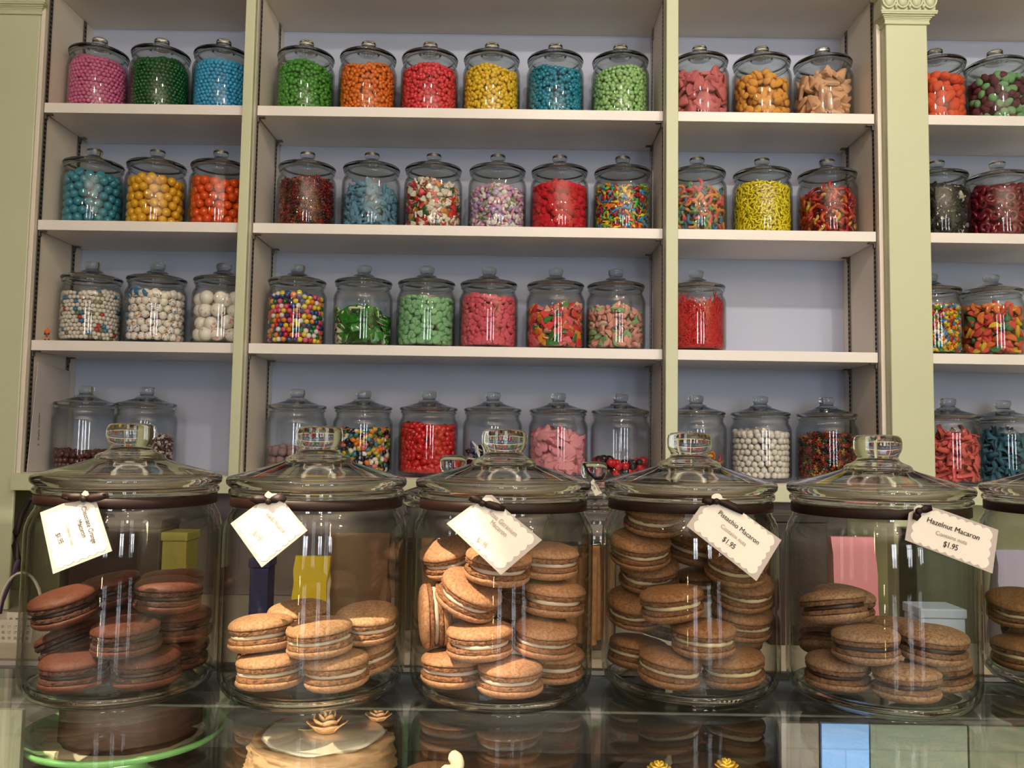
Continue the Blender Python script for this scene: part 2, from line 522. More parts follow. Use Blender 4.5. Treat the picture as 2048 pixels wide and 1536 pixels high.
# ------------------------------------------------------------------ candy templates: (V, F tris, material index per tri)
def templ(build):
    bm = bmesh.new(); build(bm)
    bmesh.ops.recalc_face_normals(bm, faces=bm.faces)
    bmesh.ops.triangulate(bm, faces=bm.faces)
    bm.verts.index_update()
    V = np.array([v.co[:] for v in bm.verts]); Fc = np.array([[v.index for v in f.verts] for f in bm.faces]); mi = np.array([f.material_index for f in bm.faces])
    bm.free()
    return V, Fc, mi
def ico(sub, sx=1, sy=1, sz=1):
    def b(bm):
        bmesh.ops.create_icosphere(bm, subdivisions=sub, radius=0.5)
        for v in bm.verts: v.co = Vector((v.co.x * sx, v.co.y * sy, v.co.z * sz))
    return b
def lumpy(sub, sx, sy, sz, amp, seed):
    r = random.Random(seed)
    dirs = [Vector((r.gauss(0, 1), r.gauss(0, 1), r.gauss(0, 1))).normalized() for _ in range(9)]
    def b(bm):
        bmesh.ops.create_icosphere(bm, subdivisions=sub, radius=0.5)
        for v in bm.verts:
            n = v.co.normalized()
            k = 1 + amp * sum(max(0, n.dot(d)) ** 8 for d in dirs)
            v.co = Vector((v.co.x * sx * k, v.co.y * sy * k, v.co.z * sz * k))
    return b
def poly(pts, th, bev, seg=2, two=False):
    def b(bm):
        add_prism(bm, pts, -th / 2, th / 2, bev, seg)
        if two:
            for f in bm.faces:
                if f.calc_center_median().z < -th * 0.1: f.material_index = 1
    return b
def rpoly(corners, r, n=4):
    """polygon with rounded corners"""
    out = []; m = len(corners)
    for i in range(m):
        p, q, s = (Vector(corners[(i + k) % m]) for k in (-1, 0, 1))
        a = q + (p - q).normalized() * r; c = q + (s - q).normalized() * r
        for k in range(n + 1):
            t = k / n
            out.append(tuple((1 - t) ** 2 * a + 2 * t * (1 - t) * q + t * t * c))
    return out
TRI = rpoly([(-0.5, -0.42), (0.5, -0.42), (0.0, 0.5)], 0.2)
WEDGE = rpoly([(-0.5, -0.3), (0.45, -0.38), (0.38, 0.1), (-0.1, 0.42)], 0.16)
DISC = [(0.5 * math.cos(2 * PI * i / 20), 0.5 * math.sin(2 * PI * i / 20)) for i in range(20)]
HALF = [(0.5 * math.cos(PI * i / 12), 0.5 * math.sin(PI * i / 12) - 0.2) for i in range(13)]
STAR = [((0.5 if i % 2 == 0 else 0.24) * math.sin(PI * i / 5), (0.5 if i % 2 == 0 else 0.24) * math.cos(PI * i / 5)) for i in range(10)]
HEART = [(0.031 * 16 * math.sin(t) ** 3, 0.031 * (13 * math.cos(t) - 5 * math.cos(2 * t) - 2 * math.cos(3 * t) - math.cos(4 * t)) + 0.05) for t in [2 * PI * i / 22 for i in range(22)]]
BLOB = [((0.5 + 0.10 * math.sin(3 * t + 1) + 0.06 * math.sin(5 * t)) * math.cos(t), (0.36 + 0.08 * math.sin(3 * t + 1)) * math.sin(t)) for t in [2 * PI * i / 22 for i in range(22)]]
def worm(seed, L=1.0, r=0.075, curl=1.0, two=True, flat=1.0, n=6):
    q = random.Random(seed)
    ph, am = q.uniform(0, 6), q.uniform(0.5, 1.0) * curl
    def b(bm):
        x = y = 0; d = q.uniform(0, 6); pts = []
        N = 13
        for k in range(N):
            pts.append((x, y, 0.04 * math.sin(k)))
            d += am * math.sin(k * 0.75 + ph) * 0.75
            x += L / N * math.cos(d); y += L / N * math.sin(d)
        cx = sum(p[0] for p in pts) / N; cy = sum(p[1] for p in pts) / N
        pts = [(p[0] - cx, p[1] - cy, p[2]) for p in pts]
        rad = [r * (0.55 if k in (0, N - 1) else 1.0) for k in range(N)]
        add_tube(bm, pts[:7], rad[:7], n, flat, True, 0)
        add_tube(bm, pts[6:], rad[6:], n, flat, True, 1 if two else 0)
    return b
def banana(bm):
    pts = [(0.5 * math.sin(a), 0.34 - 0.5 * math.cos(a) + 0.05, 0) for a in [(-1.1 + 2.2 * k / 8) for k in range(9)]]
    add_tube(bm, pts, [0.05, 0.10, 0.13, 0.15, 0.15, 0.15, 0.13, 0.10, 0.05], 7)
def fish(bm):
    pts = [(-0.5 + k / 9.0, 0, 0) for k in range(10)]
    add_tube(bm, pts, [0.06, 0.15, 0.2, 0.22, 0.21, 0.17, 0.11, 0.07, 0.13, 0.17], 8, 0.55)
def shark(bm):
    pts = [(-0.5 + k / 9.0, 0.03 * math.sin(k * 0.6), 0) for k in range(10)]
    add_tube(bm, pts, [0.05, 0.11, 0.15, 0.16, 0.15, 0.12, 0.09, 0.06, 0.05, 0.10], 9, 0.8)
    add_prism(bm, rpoly([(-0.12, 0.1), (0.12, 0.1), (0.16, 0.32)], 0.03, 2), -0.04, 0.04, 0.015)
    add_prism(bm, rpoly([(-0.1, -0.1), (0.08, -0.1), (0.12, -0.28)], 0.03, 2), -0.04, 0.04, 0.015)
    for f in bm.faces:
        if f.calc_center_median().y < -0.045: f.material_index = 1
def torus(R, r, n=16, k=8):
    def b(bm): add_lathe(bm, [(R + r * math.cos(2 * PI * i / k), r * math.sin(2 * PI * i / k)) for i in range(k)], n, True)
    return b
def strip(seed):
    q = random.Random(seed)
    def b(bm):
        a1, p1 = q.uniform(0.05, 0.16), q.uniform(0, 6)
        N = 14
        rows = []
        for k in range(N + 1):
            x = -0.5 + k / N; z = a1 * math.sin(2 * PI * 1.2 * x + p1)
            y = 0.05 * math.sin(5 * x + p1)
            rows.append([bm.verts.new((x, y + yy, z + zz)) for yy, zz in ((-0.11, -0.02), (0.11, -0.02), (0.11, 0.02), (-0.11, 0.02))])
        for a, c in zip(rows, rows[1:]):
            for i in range(4): bm.faces.new((a[i], a[(i + 1) % 4], c[(i + 1) % 4], c[i]))
        bm.faces.new(rows[0][::-1]); bm.faces.new(rows[-1])
    return b
def bear(bm):
    for (x, y, z, a, c, d) in ((0, -0.05, 0, .36, .46, .3), (0, 0.3, 0.02, .3, .28, .28), (-.11, .43, 0, .12, .12, .1), (.11, .43, 0, .12, .12, .1), (-.17, .05, .12, .14, .2, .16), (.17, .05, .12, .14, .2, .16), (-.14, -.3, .1, .18, .24, .22), (.14, -.3, .1, .18, .24, .22)):
        r = bmesh.ops.create_icosphere(bm, subdivisions=1, radius=0.5)
        for v in r['verts']: v.co = Vector((x + v.co.x * a, y + v.co.y * c, z + v.co.z * d))
def rcube(bm):
    bmesh.ops.create_cube(bm, size=0.8)
    for v in bm.verts: v.co *= random.Random(int(v.co.x * 7 + v.co.y * 3 + v.co.z * 9)).uniform(0.85, 1.05)
    bmesh.ops.bevel(bm, geom=list(bm.edges), offset=0.16, segments=2, affect='EDGES', profile=0.5)
def wrapped(bm):
    r = bmesh.ops.create_icosphere(bm, subdivisions=1, radius=0.2)
    for f in {f for v in r['verts'] for f in v.link_faces}: f.material_index = 1
    for s in (-1, 1):
        a = [bm.verts.new((s * 0.14, 0, 0))] + [bm.verts.new((s * (0.5 + 0.03 * (i % 2)), -0.24 + 0.12 * i, 0.07 * (-1) ** i)) for i in range(5)]
        for i in range(1, 5): bm.faces.new((a[0], a[i], a[i + 1]))
TEM = {
    'bead': [templ(ico(2))], 'ball': [templ(ico(3))], 'bean': [templ(ico(2, 1.0, 0.72, 0.72))], 'sour': [templ(ico(2, 1.0, 1.0, 0.72))],
    'lens': [templ(ico(2, 1.0, 1.0, 0.5))], 'button': [templ(poly(DISC, 0.5, 0.16, 2))], 'coin': [templ(poly(DISC, 0.22, 0.07, 2))],
    'coin2': [templ(poly(BLOB, 0.2, 0.06, 2, True))], 'wedge': [templ(poly(WEDGE, 0.2, 0.06, 2)), templ(poly(TRI, 0.18, 0.06, 2))],
    'half': [templ(poly(HALF, 0.3, 0.08, 2, True))], 'half1': [templ(poly(HALF, 0.3, 0.08, 2))], 'star': [templ(poly(STAR, 0.3, 0.05, 1))], 'heart2': [templ(poly(HEART, 0.28, 0.08, 2, True))],
    'blob2': [templ(poly(BLOB, 0.24, 0.08, 2, True))], 'oval': [templ(lumpy(2, 1.0, 0.75, 0.5, 0.06, 3)), templ(lumpy(2, 0.95, 0.8, 0.55, 0.08, 5))],
    'lump': [templ(lumpy(2, 1, 0.85, 0.7, 0.1, 2)), templ(lumpy(2, 0.9, 1, 0.75, 0.1, 7))], 'berry': [templ(lumpy(3, 1, 1, 0.9, 0.12, 4))],
    'worm': [templ(worm(i)) for i in range(5)], 'gworm': [templ(worm(i + 20, 1.0, 0.07, 0.8)) for i in range(5)], 'lace': [templ(worm(i + 40, 1.6, 0.02, 1.3, False, 1.0, 5)) for i in range(6)],
    'banana': [templ(banana)], 'fish': [templ(fish)], 'shark': [templ(shark)], 'ring': [templ(torus(0.34, 0.16))], 'strip': [templ(strip(i)) for i in range(5)],
    'bear': [templ(bear)], 'cube': [templ(rcube)], 'wrap': [templ(wrapped)],
    'bone': [templ(fish)],
}

def frame(nrm, n, tilt):
    """n rotation matrices whose z axis follows nrm, with random spin and tilt"""
    z = nrm + rng.normal(0, tilt, nrm.shape)
    z /= np.linalg.norm(z, axis=1)[:, None]
    a = rng.normal(0, 1, nrm.shape)
    x = a - z * (a * z).sum(1)[:, None]
    x /= np.linalg.norm(x, axis=1)[:, None]
    y = np.cross(z, x)
    return np.stack([x, y, z], axis=2)

def wall_limit(z):
    return RIN - 0.0007 - np.maximum(0, z - 0.146 * KZ) * 0.45 - np.maximum(0, 0.024 * KZ - z) * 0.62

def mass(name, temps, Ps, Rs, sz, mats, ci, mat_stride):
    """one mesh of many pieces"""
    Vs, Fs, Ms = [], [], []
    off = 0
    which = rng.integers(0, len(temps), len(Ps))
    for k, (V, Fc, mi) in enumerate(temps):
        sel = np.where(which == k)[0]
        if not len(sel): continue
        W = np.einsum('nij,vj->nvi', Rs[sel], V) * sz[sel][:, None, None] + Ps[sel][:, None, :]
        Vs.append(W.reshape(-1, 3))
        Fs.append((Fc[None] + (off + np.arange(len(sel)) * len(V))[:, None, None]).reshape(-1, 3))
        Ms.append((mi[None] + (ci[sel] * mat_stride)[:, None]).ravel())
        off += len(sel) * len(V)
    V = np.concatenate(Vs)
    rad = np.hypot(V[:, 0], V[:, 1]); lim = wall_limit(V[:, 2])
    V[:, :2] *= np.minimum(1, lim / np.maximum(rad, 1e-9))[:, None]
    V[:, 2] = np.clip(V[:, 2], 0.0120 * KZ, 0.186 * KZ)
    V = V.astype(np.float32); Fc = np.concatenate(Fs).astype(np.int32); mi = np.concatenate(Ms).astype(np.int32)
    me = bpy.data.meshes.new(name)
    me.vertices.add(len(V)); me.vertices.foreach_set('co', V.ravel())
    me.loops.add(Fc.size); me.loops.foreach_set('vertex_index', Fc.ravel())
    me.polygons.add(len(Fc)); me.polygons.foreach_set('loop_start', np.arange(0, Fc.size, 3, dtype=np.int32))
    me.polygons.foreach_set('loop_total', np.full(len(Fc), 3, dtype=np.int32))
    for m in mats: me.materials.append(m)
    me.polygons.foreach_set('material_index', mi)
    me.polygons.foreach_set('use_smooth', np.ones(len(Fc), dtype=bool))
    me.update(calc_edges=True)
    return bpy.data.objects.new(name, me)

RIN = 0.0848 * K
Z0 = 0.0105 * KZ
def spread(size, st, sv, fill, layers, mound, thick, pj=0.08):
    """positions and outward normals of pieces packed against the glass, then the heaped top"""
    Pn, Nn, lay = [], [], []
    ph = rng.uniform(0, 6, 3)
    def top(x, y): return fill + mound * (0.6 * math.sin(38 * x + ph[0]) + 0.4 * math.sin(52 * y + ph[1])) - mound * 0.5 * (math.hypot(x, y) / RIN) ** 2
    for L in range(layers):
        r = RIN - thick * 0.5 - 0.0006 - L * st * 0.8
        if r < 0.01: break
        k = 0; z = Z0 + thick * 0.5 + L * 0.3 * sv
        while z < fill + mound + size:
            n = max(3, int(2 * PI * r / st)); o = 0.5 * (k % 2) + L * 0.31
            for i in range(n):
                a = 2 * PI * (i + o) / n + rng.normal(0, pj) * st / r
                zz = z + rng.normal(0, pj) * sv
                rr = r - abs(rng.normal(0, pj)) * st
                if zz > 0.150 * K: rr -= max(0, (zz - 0.150 * K)) * 0.5
                x, y = rr * math.cos(a), rr * math.sin(a)
                if zz > top(x, y) - thick * 0.3: continue
                Pn.append((x, y, max(zz, Z0 + thick * 0.45))); Nn.append((math.cos(a), math.sin(a), 0)); lay.append(L)
            z += sv; k += 1
    r = RIN - size * 0.5 - 0.001
    while r > 0:
        n = max(1, int(2 * PI * r / st)); o = rng.uniform(0, 1)
        for i in range(n):
            a = 2 * PI * (i + o) / n
            x, y = r * math.cos(a), r * math.sin(a)
            Pn.append((x, y, top(x, y) - 0.25 * size + rng.normal(0, 0.1) * size)); Nn.append((0.15 * math.cos(a), 0.15 * math.sin(a), 1)); lay.append(9)
        r -= st * 0.9
    return np.array(Pn), np.array(Nn), np.array(lay)

HIDE = [(474, 504), (1331, 1358), (1757, 1866)]
POOL = {}
def fill_jar(jar_loc, temp, size, colors, fill, name, what, indiv=False, st=None, sv=None, thick=None, tilt=0.25, layers=2, mound=0.006, jitter=0.06, where='', cat='candy', pj=None):
    """colors: list of (weight, colour word, [materials]);  what: phrase with {c} for the colour word"""
    st = st or size * 0.98; sv = sv or size * 0.86; thick = thick or size
    Pn, Nn, lay = spread(size, st, sv, fill, layers, mound, thick, pj or (0.07 if temp in ('ball', 'bead') else 0.24))
    n = len(Pn)
    Rs = frame(Nn, n, tilt)
    sz = size * (1 + rng.normal(0, jitter, n))
    w = np.array([c[0] for c in colors], float); w /= w.sum()
    ci = rng.choice(len(colors), n, p=w)
    stride = len(colors[0][2])
    mats = [m for c in colors for m in c[2]]
    temps = TEM[temp]
    J = np.array(jar_loc)
    own = np.zeros(n, bool)
    if indiv:
        view = np.array(CAM_P) - (J + Pn)
        view /= np.linalg.norm(view, axis=1)[:, None]
        own = (lay == 0) & ((Nn * view).sum(1) > 0.12)
        for i in np.where(own)[0]:
            x, y = to_px(J + Pn[i])
            if x < 4 or x > 2044 or any(a < x < b for a, b in HIDE): own[i] = False
        for i in np.where(own)[0]:
            k = int(rng.integers(0, len(temps)))
            W = (Rs[i] @ temps[k][0].T).T * sz[i] + Pn[i]
            dz = 0.0120 * KZ - W[:, 2].min()
            if dz > 0: Pn[i, 2] += dz; W[:, 2] += dz
            for _ in range(3):
                rw = np.hypot(W[:, 0], W[:, 1]); exs = rw - wall_limit(W[:, 2]); j = exs.argmax(); ex = exs[j]
                if ex > 0:
                    dsh = -W[j, :2] / rw[j] * ex
                    W[:, :2] += dsh; Pn[i, :2] += dsh
            key = (temp, k, tuple(m.name for m in colors[ci[i]][2]))
            if key not in POOL:
                V, Fc, mi = temps[k]
                me = bpy.data.meshes.new(name)
                me.from_pydata(V.tolist(), [], Fc.tolist())
                for m in colors[ci[i]][2]: me.materials.append(m)
                me.polygons.foreach_set('material_index', mi.astype(np.int32)); smooth(me); me.update()
                POOL[key] = bpy.data.objects.new(name, me)
                o = POOL[key]
            else:
                o = POOL[key].copy(); o.name = name
            o.matrix_world = Matrix.Translation(Vector((J + Pn[i]).tolist())) @ Matrix(Rs[i].tolist()).to_4x4() @ Matrix.Scale(float(sz[i]), 4)
            C.objects.link(o)
            tag(o, ('%s in its jar on the %s' % (what.replace('{c}', colors[ci[i]][1]), where)).replace('  ', ' '), cat, '%s, %s' % (what.replace('{c} ', '').replace('{c}', ''), where))
    rest = ~own
    if rest.any():
        o = mass(name + '_heap', temps, Pn[rest], Rs[rest], sz[rest], mats, ci[rest], stride)
        o.location = jar_loc
        link(o)
        t = what.replace('{c} ', '').replace('{c}', '')
        lab = ('loose heap of %s behind the front pieces, %s' if indiv else 'loose heap of %s filling their jar, %s') % (t, where)
        tag(o, lab, cat, None, 'stuff')

def dim(rgb): return tuple(c * 0.93 for c in rgb)
def sugar(n, rgb): return mat(n, dim(rgb), 0.75, 0.12, 160, 0.25, spec=0.3)
def shiny(n, rgb): return mat(n, dim(rgb), 0.22, coat=0.25)
def gummy(n, rgb): return mat(n, dim(rgb), 0.18, 0.25, 60, spec=0.6)
def speck(n, rgb, dots):
    if n in MATS: return MATS[n]
    m = shiny(n, rgb); nt = m.node_tree; b = nt.nodes['Principled BSDF']
    tc = nt.nodes.new('ShaderNodeTexCoord'); no = nt.nodes.new('ShaderNodeTexNoise'); no.inputs['Scale'].default_value = 2.6
    oi = nt.nodes.new('ShaderNodeObjectInfo'); ad = nt.nodes.new('ShaderNodeVectorMath'); ad.operation = 'ADD'
    cmb = nt.nodes.new('ShaderNodeVectorMath'); cmb.operation = 'SCALE'; cmb.inputs[0].default_value = (17, 9, 13)
    nt.links.new(oi.outputs['Random'], cmb.inputs['Scale'])
    nt.links.new(tc.outputs['Object'], ad.inputs[0]); nt.links.new(cmb.outputs[0], ad.inputs[1]); nt.links.new(ad.outputs[0], no.inputs['Vector'])
    rp = nt.nodes.new('ShaderNodeValToRGB'); rp.color_ramp.interpolation = 'CONSTANT'
    rp.color_ramp.elements[0].position = 0; rp.color_ramp.elements[0].color = srgb(*dots[0])
    e1 = rp.color_ramp.elements[1]; e1.position = 0.36; e1.color = srgb(*rgb)
    for p, c in zip((0.64, 0.67, 0.71), dots[1:]):
        q = rp.color_ramp.elements.new(p); q.color = srgb(*c)
    nt.links.new(no.outputs['Fac'], rp.inputs['Fac']); nt.links.new(rp.outputs[0], b.inputs['Base Color'])
    return m
#=TABLE=
JY = 2.455
ROWY = [130, 360, 590, 830]
ROWZ = [z + 0.0004 for z in Z_SH + [Z_BASE]]
SHELFN = ['top shelf', 'second shelf', 'third shelf', 'bottom ledge']
def one(*m): return [(1, '', list(m))]
def shades(base, words_rgb, maker):
    return [(w, c, [maker('%s_%s' % (base, c.replace(' ', '_')), rgb)]) for w, c, rgb in words_rgb]
def shelf_jar(row, px, contents, bay, args=None, y=JY, pos=''):
    p = at(px, ROWY[row], y)
    loc = (p.x, y, ROWZ[row])
    where = SHELFN[row]
    glass_jar('candy_jar', 'glass jar of %s, %s' % (contents, SHELFN[row]), loc, 40, 'glass candy jars on the wall shelves', spin=rng.uniform(0, 6))
    if args:
        fill_jar(loc, where=where, **args)

B_L, B_C, B_R, B_F = 'left bay', 'centre bay', 'right bay', 'far right bay'
# --- top shelf
shelf_jar(0, 198, 'pink candy beads', B_L, dict(temp='bead', size=.0126, colors=one(shiny('candy_pink', (232, 118, 170))), fill=0.168, name='pink_candy_bead', what='small pink candy beads', jitter=.03))
shelf_jar(0, 322, 'dark green candy beads', B_L, dict(temp='bead', size=.0122, colors=one(shiny('candy_dark_green', (12, 96, 44))), fill=0.168, name='green_candy_bead', what='small dark green candy beads', jitter=.03))
shelf_jar(0, 446, 'sky blue candy beads', B_L, dict(temp='bead', size=.0126, colors=one(shiny('candy_sky_blue', (62, 180, 230))), fill=0.162, name='blue_candy_bead', what='small sky blue candy beads', jitter=.03))
for px, cn, rgb in [(612, 'grass green', (72, 156, 50)), (736.5, 'orange', (244, 124, 28)), (860, 'coral red', (244, 66, 78)), (983.5, 'yellow', (250, 208, 44)), (1110.5, 'turquoise', (30, 148, 178)), (1240.5, 'pale green', (166, 214, 136))]:
    shelf_jar(0, px, '%s fruit sours' % cn, B_C, dict(temp='sour', size=.0142, colors=one(shiny('sour_' + cn.replace(' ', '_'), rgb)), fill=0.157 - .003 * (px > 900), name='fruit_sour', what='small round %s sour candies' % cn, mound=.008, st=.0126, sv=.0102, thick=.011, tilt=.5))
shelf_jar(0, 1399, 'pink sugared wedges', B_R, dict(temp='wedge', size=.046, colors=one(sugar('sugar_pink', (226, 122, 126))), fill=0.154, name='sugared_wedge', what='pink sugared gummy wedge', indiv=True, st=.030, sv=.026, thick=.018, tilt=.35))
shelf_jar(0, 1523, 'orange sugared ovals', B_R, dict(temp='oval', size=.028, colors=one(sugar('sugar_apricot', (248, 176, 78))), fill=0.146, name='sugared_oval', what='orange sugared gummy oval', indiv=True, st=.022, sv=.019, thick=.016, tilt=.4, mound=.012))
shelf_jar(0, 1645, 'large peach sugared wedges', B_R, dict(temp='wedge', size=.054, colors=one(sugar('sugar_peach', (242, 190, 148))), fill=0.150, name='peach_wedge', what='large peach sugared gummy wedge', indiv=True, st=.033, sv=.029, thick=.018, tilt=.7, mound=.014))
shelf_jar(0, 1870, 'orange-red gummy lumps', B_F, dict(temp='lump', size=.030, colors=one(sugar('sugar_orange_red', (246, 96, 58))), fill=.150, name='gummy_lump', what='orange-red gummy lump', indiv=True, st=.025, sv=.022, thick=.02, tilt=.6))
shelf_jar(0, 1990, 'green and burgundy gummy lumps', B_F, dict(temp='lump', size=.027, colors=shades('sugar', [(4, 'green', (128, 182, 126)), (6, 'burgundy', (112, 58, 70))], sugar), fill=.150, name='sugared_drop', what='{c} sugared gummy drop', indiv=True, st=.023, sv=.020, thick=.02, tilt=.6))
# --- second shelf
for px, cn, rgb, h in [(187, 'teal blue', (60, 150, 174), .159), (313, 'golden yellow', (250, 186, 36), .150), (440, 'bright orange', (250, 92, 22), .150)]:
    shelf_jar(1, px, '%s gumballs' % cn, B_L, dict(temp='ball', size=.0262, colors=one(shiny('gumball_' + cn.replace(' ', '_'), rgb)), fill=h, name='gumball', what='%s gumball' % cn, indiv=True, st=.0268, sv=.0230, thick=.0262, jitter=.02, cat='gumball'))
shelf_jar(1, 614, 'red and amber gummy bears', B_C, dict(temp='bear', size=.026, colors=shades('gum', [(5, 'dark red', (128, 26, 26)), (3, 'amber', (176, 84, 30)), (3, 'crimson', (168, 28, 40)), (2, 'brown', (70, 28, 20))], gummy), fill=0.157, name='gummy_bear', what='{c} translucent gummy bear', indiv=True, st=.017, sv=.016, thick=.012, tilt=.5, layers=2))
shelf_jar(1, 743, 'blue-grey sour dolphins', B_C, dict(temp='fish', size=.044, colors=one(sugar('sugar_blue_grey', (108, 160, 188))), fill=0.138, name='sour_dolphin', what='blue-grey sugared gummy dolphin', indiv=True, st=.021, sv=.0165, thick=.014, tilt=.5, mound=.012))
shelf_jar(1, 867, 'red, white and orange candy hearts', B_C, dict(temp='heart2', size=.022, colors=[(4, 'red', [shiny('heart_red', (222, 40, 40)), shiny('heart_white', (244, 234, 216))]), (4, 'white', [MATS['heart_white'], MATS['heart_white']]), (3, 'orange', [shiny('heart_orange', (228, 144, 40)), MATS['heart_white']]), (1, 'green', [shiny('heart_green', (36, 96, 40)), MATS['heart_white']])], fill=0.150, name='candy_heart', what='{c} candy heart', indiv=True, st=.0185, sv=.0155, thick=.012, tilt=.8, mound=.01))
shelf_jar(1, 995, 'lilac, pink and white mints', B_C, dict(temp='lens', size=.0165, colors=shades('mint', [(4, 'lilac', (190, 160, 206)), (3, 'pink', (236, 158, 196)), (3, 'white', (238, 232, 224)), (2, 'olive', (148, 160, 124))], shiny), fill=0.136, name='candy_mint', what='{c} lentil mint', indiv=True, st=.0145, sv=.0098, thick=.010, tilt=.7, mound=.012))
shelf_jar(1, 1119, 'red gummy cubes', B_C, dict(temp='cube', size=.024, colors=one(sugar('sugar_red', (222, 26, 48))), fill=0.148, name='gummy_cube', what='red gummy cube', indiv=True, st=.0195, sv=.0170, thick=.018, tilt=.9))
shelf_jar(1, 1245, 'small rainbow candy fish', B_C, dict(temp='fish', size=.0225, colors=shades('fish', [(3, 'blue', (40, 158, 216)), (3, 'red', (176, 24, 42)), (3, 'orange', (248, 122, 36)), (2, 'yellow', (244, 216, 50)), (3, 'green', (116, 190, 70))], shiny), fill=0.150, name='candy_fish', what='small {c} candy fish', indiv=True, st=.0145, sv=.0105, thick=.010, tilt=.35))
shelf_jar(1, 1394, 'pastel sour worms', B_R, dict(temp='worm', size=.062, colors=[(3, 'orange and pink', [sugar('worm_orange', (244, 160, 96)), sugar('worm_pink', (240, 104, 110))]), (3, 'green and orange', [sugar('worm_green', (134, 176, 118)), MATS['worm_orange']]), (2, 'blue and pink', [sugar('worm_blue', (74, 134, 164)), MATS['worm_pink']]), (2, 'green and blue', [MATS['worm_green'], MATS['worm_blue']])], fill=0.149, name='sour_worm', what='{c} sour gummy worm', indiv=True, st=.031, sv=.018, thick=.013, tilt=.3, layers=3))
shelf_jar(1, 1524, 'tiny yellow candy bananas', B_R, dict(temp='banana', size=.0175, colors=one(shiny('banana_yellow', (252, 232, 24))), fill=0.159, name='candy_banana', what='tiny yellow candy bananas', st=.0115, sv=.0082, thick=.007, tilt=.3))
shelf_jar(1, 1654, 'red gummy worms', B_R, dict(temp='gworm', size=.070, colors=[(4, 'dark red', [gummy('gworm_dark', (138, 20, 28)), gummy('gworm_red', (190, 32, 36))]), (3, 'red and orange', [MATS['gworm_red'], gummy('gworm_orange', (222, 96, 34))]), (1, 'red and yellow', [MATS['gworm_red'], gummy('gworm_yellow', (226, 178, 60))])], fill=0.142, name='gummy_worm', what='{c} glossy gummy worm', indiv=True, st=.032, sv=.017, thick=.014, tilt=.4, layers=3, mound=.012))
shelf_jar(1, 1874, 'black and white candy penguins', B_F, dict(temp='blob2', size=.026, colors=[(2, 'black', [mat('penguin_black', (14, 15, 22), .45, spec=.3), mat('penguin_black', (14, 15, 22), .45)]), (2, 'black and white', [mat('penguin_black', (14, 15, 22), .45), shiny('penguin_white', (232, 226, 208))])], fill=0.160, name='candy_penguin', what='{c} glossy gummy penguin', indiv=True, st=.019, sv=.017, thick=.013, tilt=.9))
shelf_jar(1, 1995, 'dark red gummy rings', B_F, dict(temp='ring', size=.034, colors=one(gummy('ring_red', (132, 20, 44))), fill=0.164, name='gummy_ring', what='dark red gummy ring', indiv=True, st=.024, sv=.021, thick=.014, tilt=.4))
# --- third shelf
DOTS = [(70, 130, 170), (214, 60, 50), (230, 180, 70), (60, 60, 50)]
sp = [(14, 'white', [shiny('bead_white', (238, 230, 218))]), (1, 'blue', [shiny('bead_blue', (60, 130, 170))]), (1, 'red', [shiny('bead_red', (200, 50, 50))]), (1, 'olive', [shiny('bead_olive', (130, 120, 80))])]
shelf_jar(2, 183, 'small speckled white candy balls', B_L, dict(temp='bead', size=.0132, colors=sp, fill=0.153, name='speckled_ball', what='{c} ball from the small speckled ones', indiv=True, jitter=.03))
shelf_jar(2, 313, 'paint-splashed white gumballs', B_L, dict(temp='ball', size=.0235, colors=one(speck('splash_white', (240, 234, 224), DOTS)), fill=0.156, name='splashed_gumball', what='white gumball splashed with colour', indiv=True, st=.0242, sv=.0206, thick=.0235, jitter=.02, cat='gumball'))
shelf_jar(2, 446, 'large white jawbreakers', B_L, dict(temp='ball', size=.041, colors=one(speck('jaw_white', (244, 238, 226), [(236, 170, 160), (244, 238, 226), (240, 215, 190), (220, 80, 80)])), fill=0.146, name='jawbreaker', what='large white jawbreaker', indiv=True, st=.0415, sv=.0355, thick=.041, jitter=.02, cat='jawbreaker'))
RB = shades('rb', [(3, 'pink', (240, 88, 128)), (3, 'orange', (246, 138, 36)), (3, 'yellow', (250, 220, 60)), (3, 'blue', (30, 72, 148)), (2, 'green', (26, 112, 60)), (3, 'white', (246, 240, 232)), (2, 'red', (206, 36, 54)), (2, 'purple', (70, 48, 112))], shiny)
shelf_jar(2, 594, 'rainbow gumballs', B_C, dict(temp='bead', size=.0158, colors=RB, fill=0.153, name='rainbow_gumball', what='small {c} gumball', indiv=True, st=.0162, sv=.0138, thick=.0158, jitter=.02, cat='gumball'))
shelf_jar(2, 727, 'green and cream gummy frogs', B_C, dict(temp='blob2', size=.040, colors=[(5, 'green', [gummy('frog_green', (44, 140, 36)), shiny('frog_cream', (240, 240, 206))]), (2, 'dark green', [gummy('frog_dark', (30, 88, 24)), MATS['frog_cream']])], fill=.112, name='gummy_frog', what='{c} gummy frog with cream belly', indiv=True, st=.029, sv=.022, thick=.014, tilt=.6, mound=.012))
shelf_jar(2, 853, 'pale green sugared buttons', B_C, dict(temp='button', size=.0205, colors=one(sugar('button_green', (148, 206, 152))), fill=0.150, name='sugared_button', what='pale green sugared button', indiv=True, st=.0165, sv=.0145, thick=.012, tilt=.45))
shelf_jar(2, 977.5, 'coral pink sugared buttons', B_C, dict(temp='button', size=.0190, colors=one(sugar('button_pink', (238, 104, 122))), fill=0.156, name='pink_button', what='coral pink sugared button', indiv=True, st=.0155, sv=.0135, thick=.011, tilt=.45))
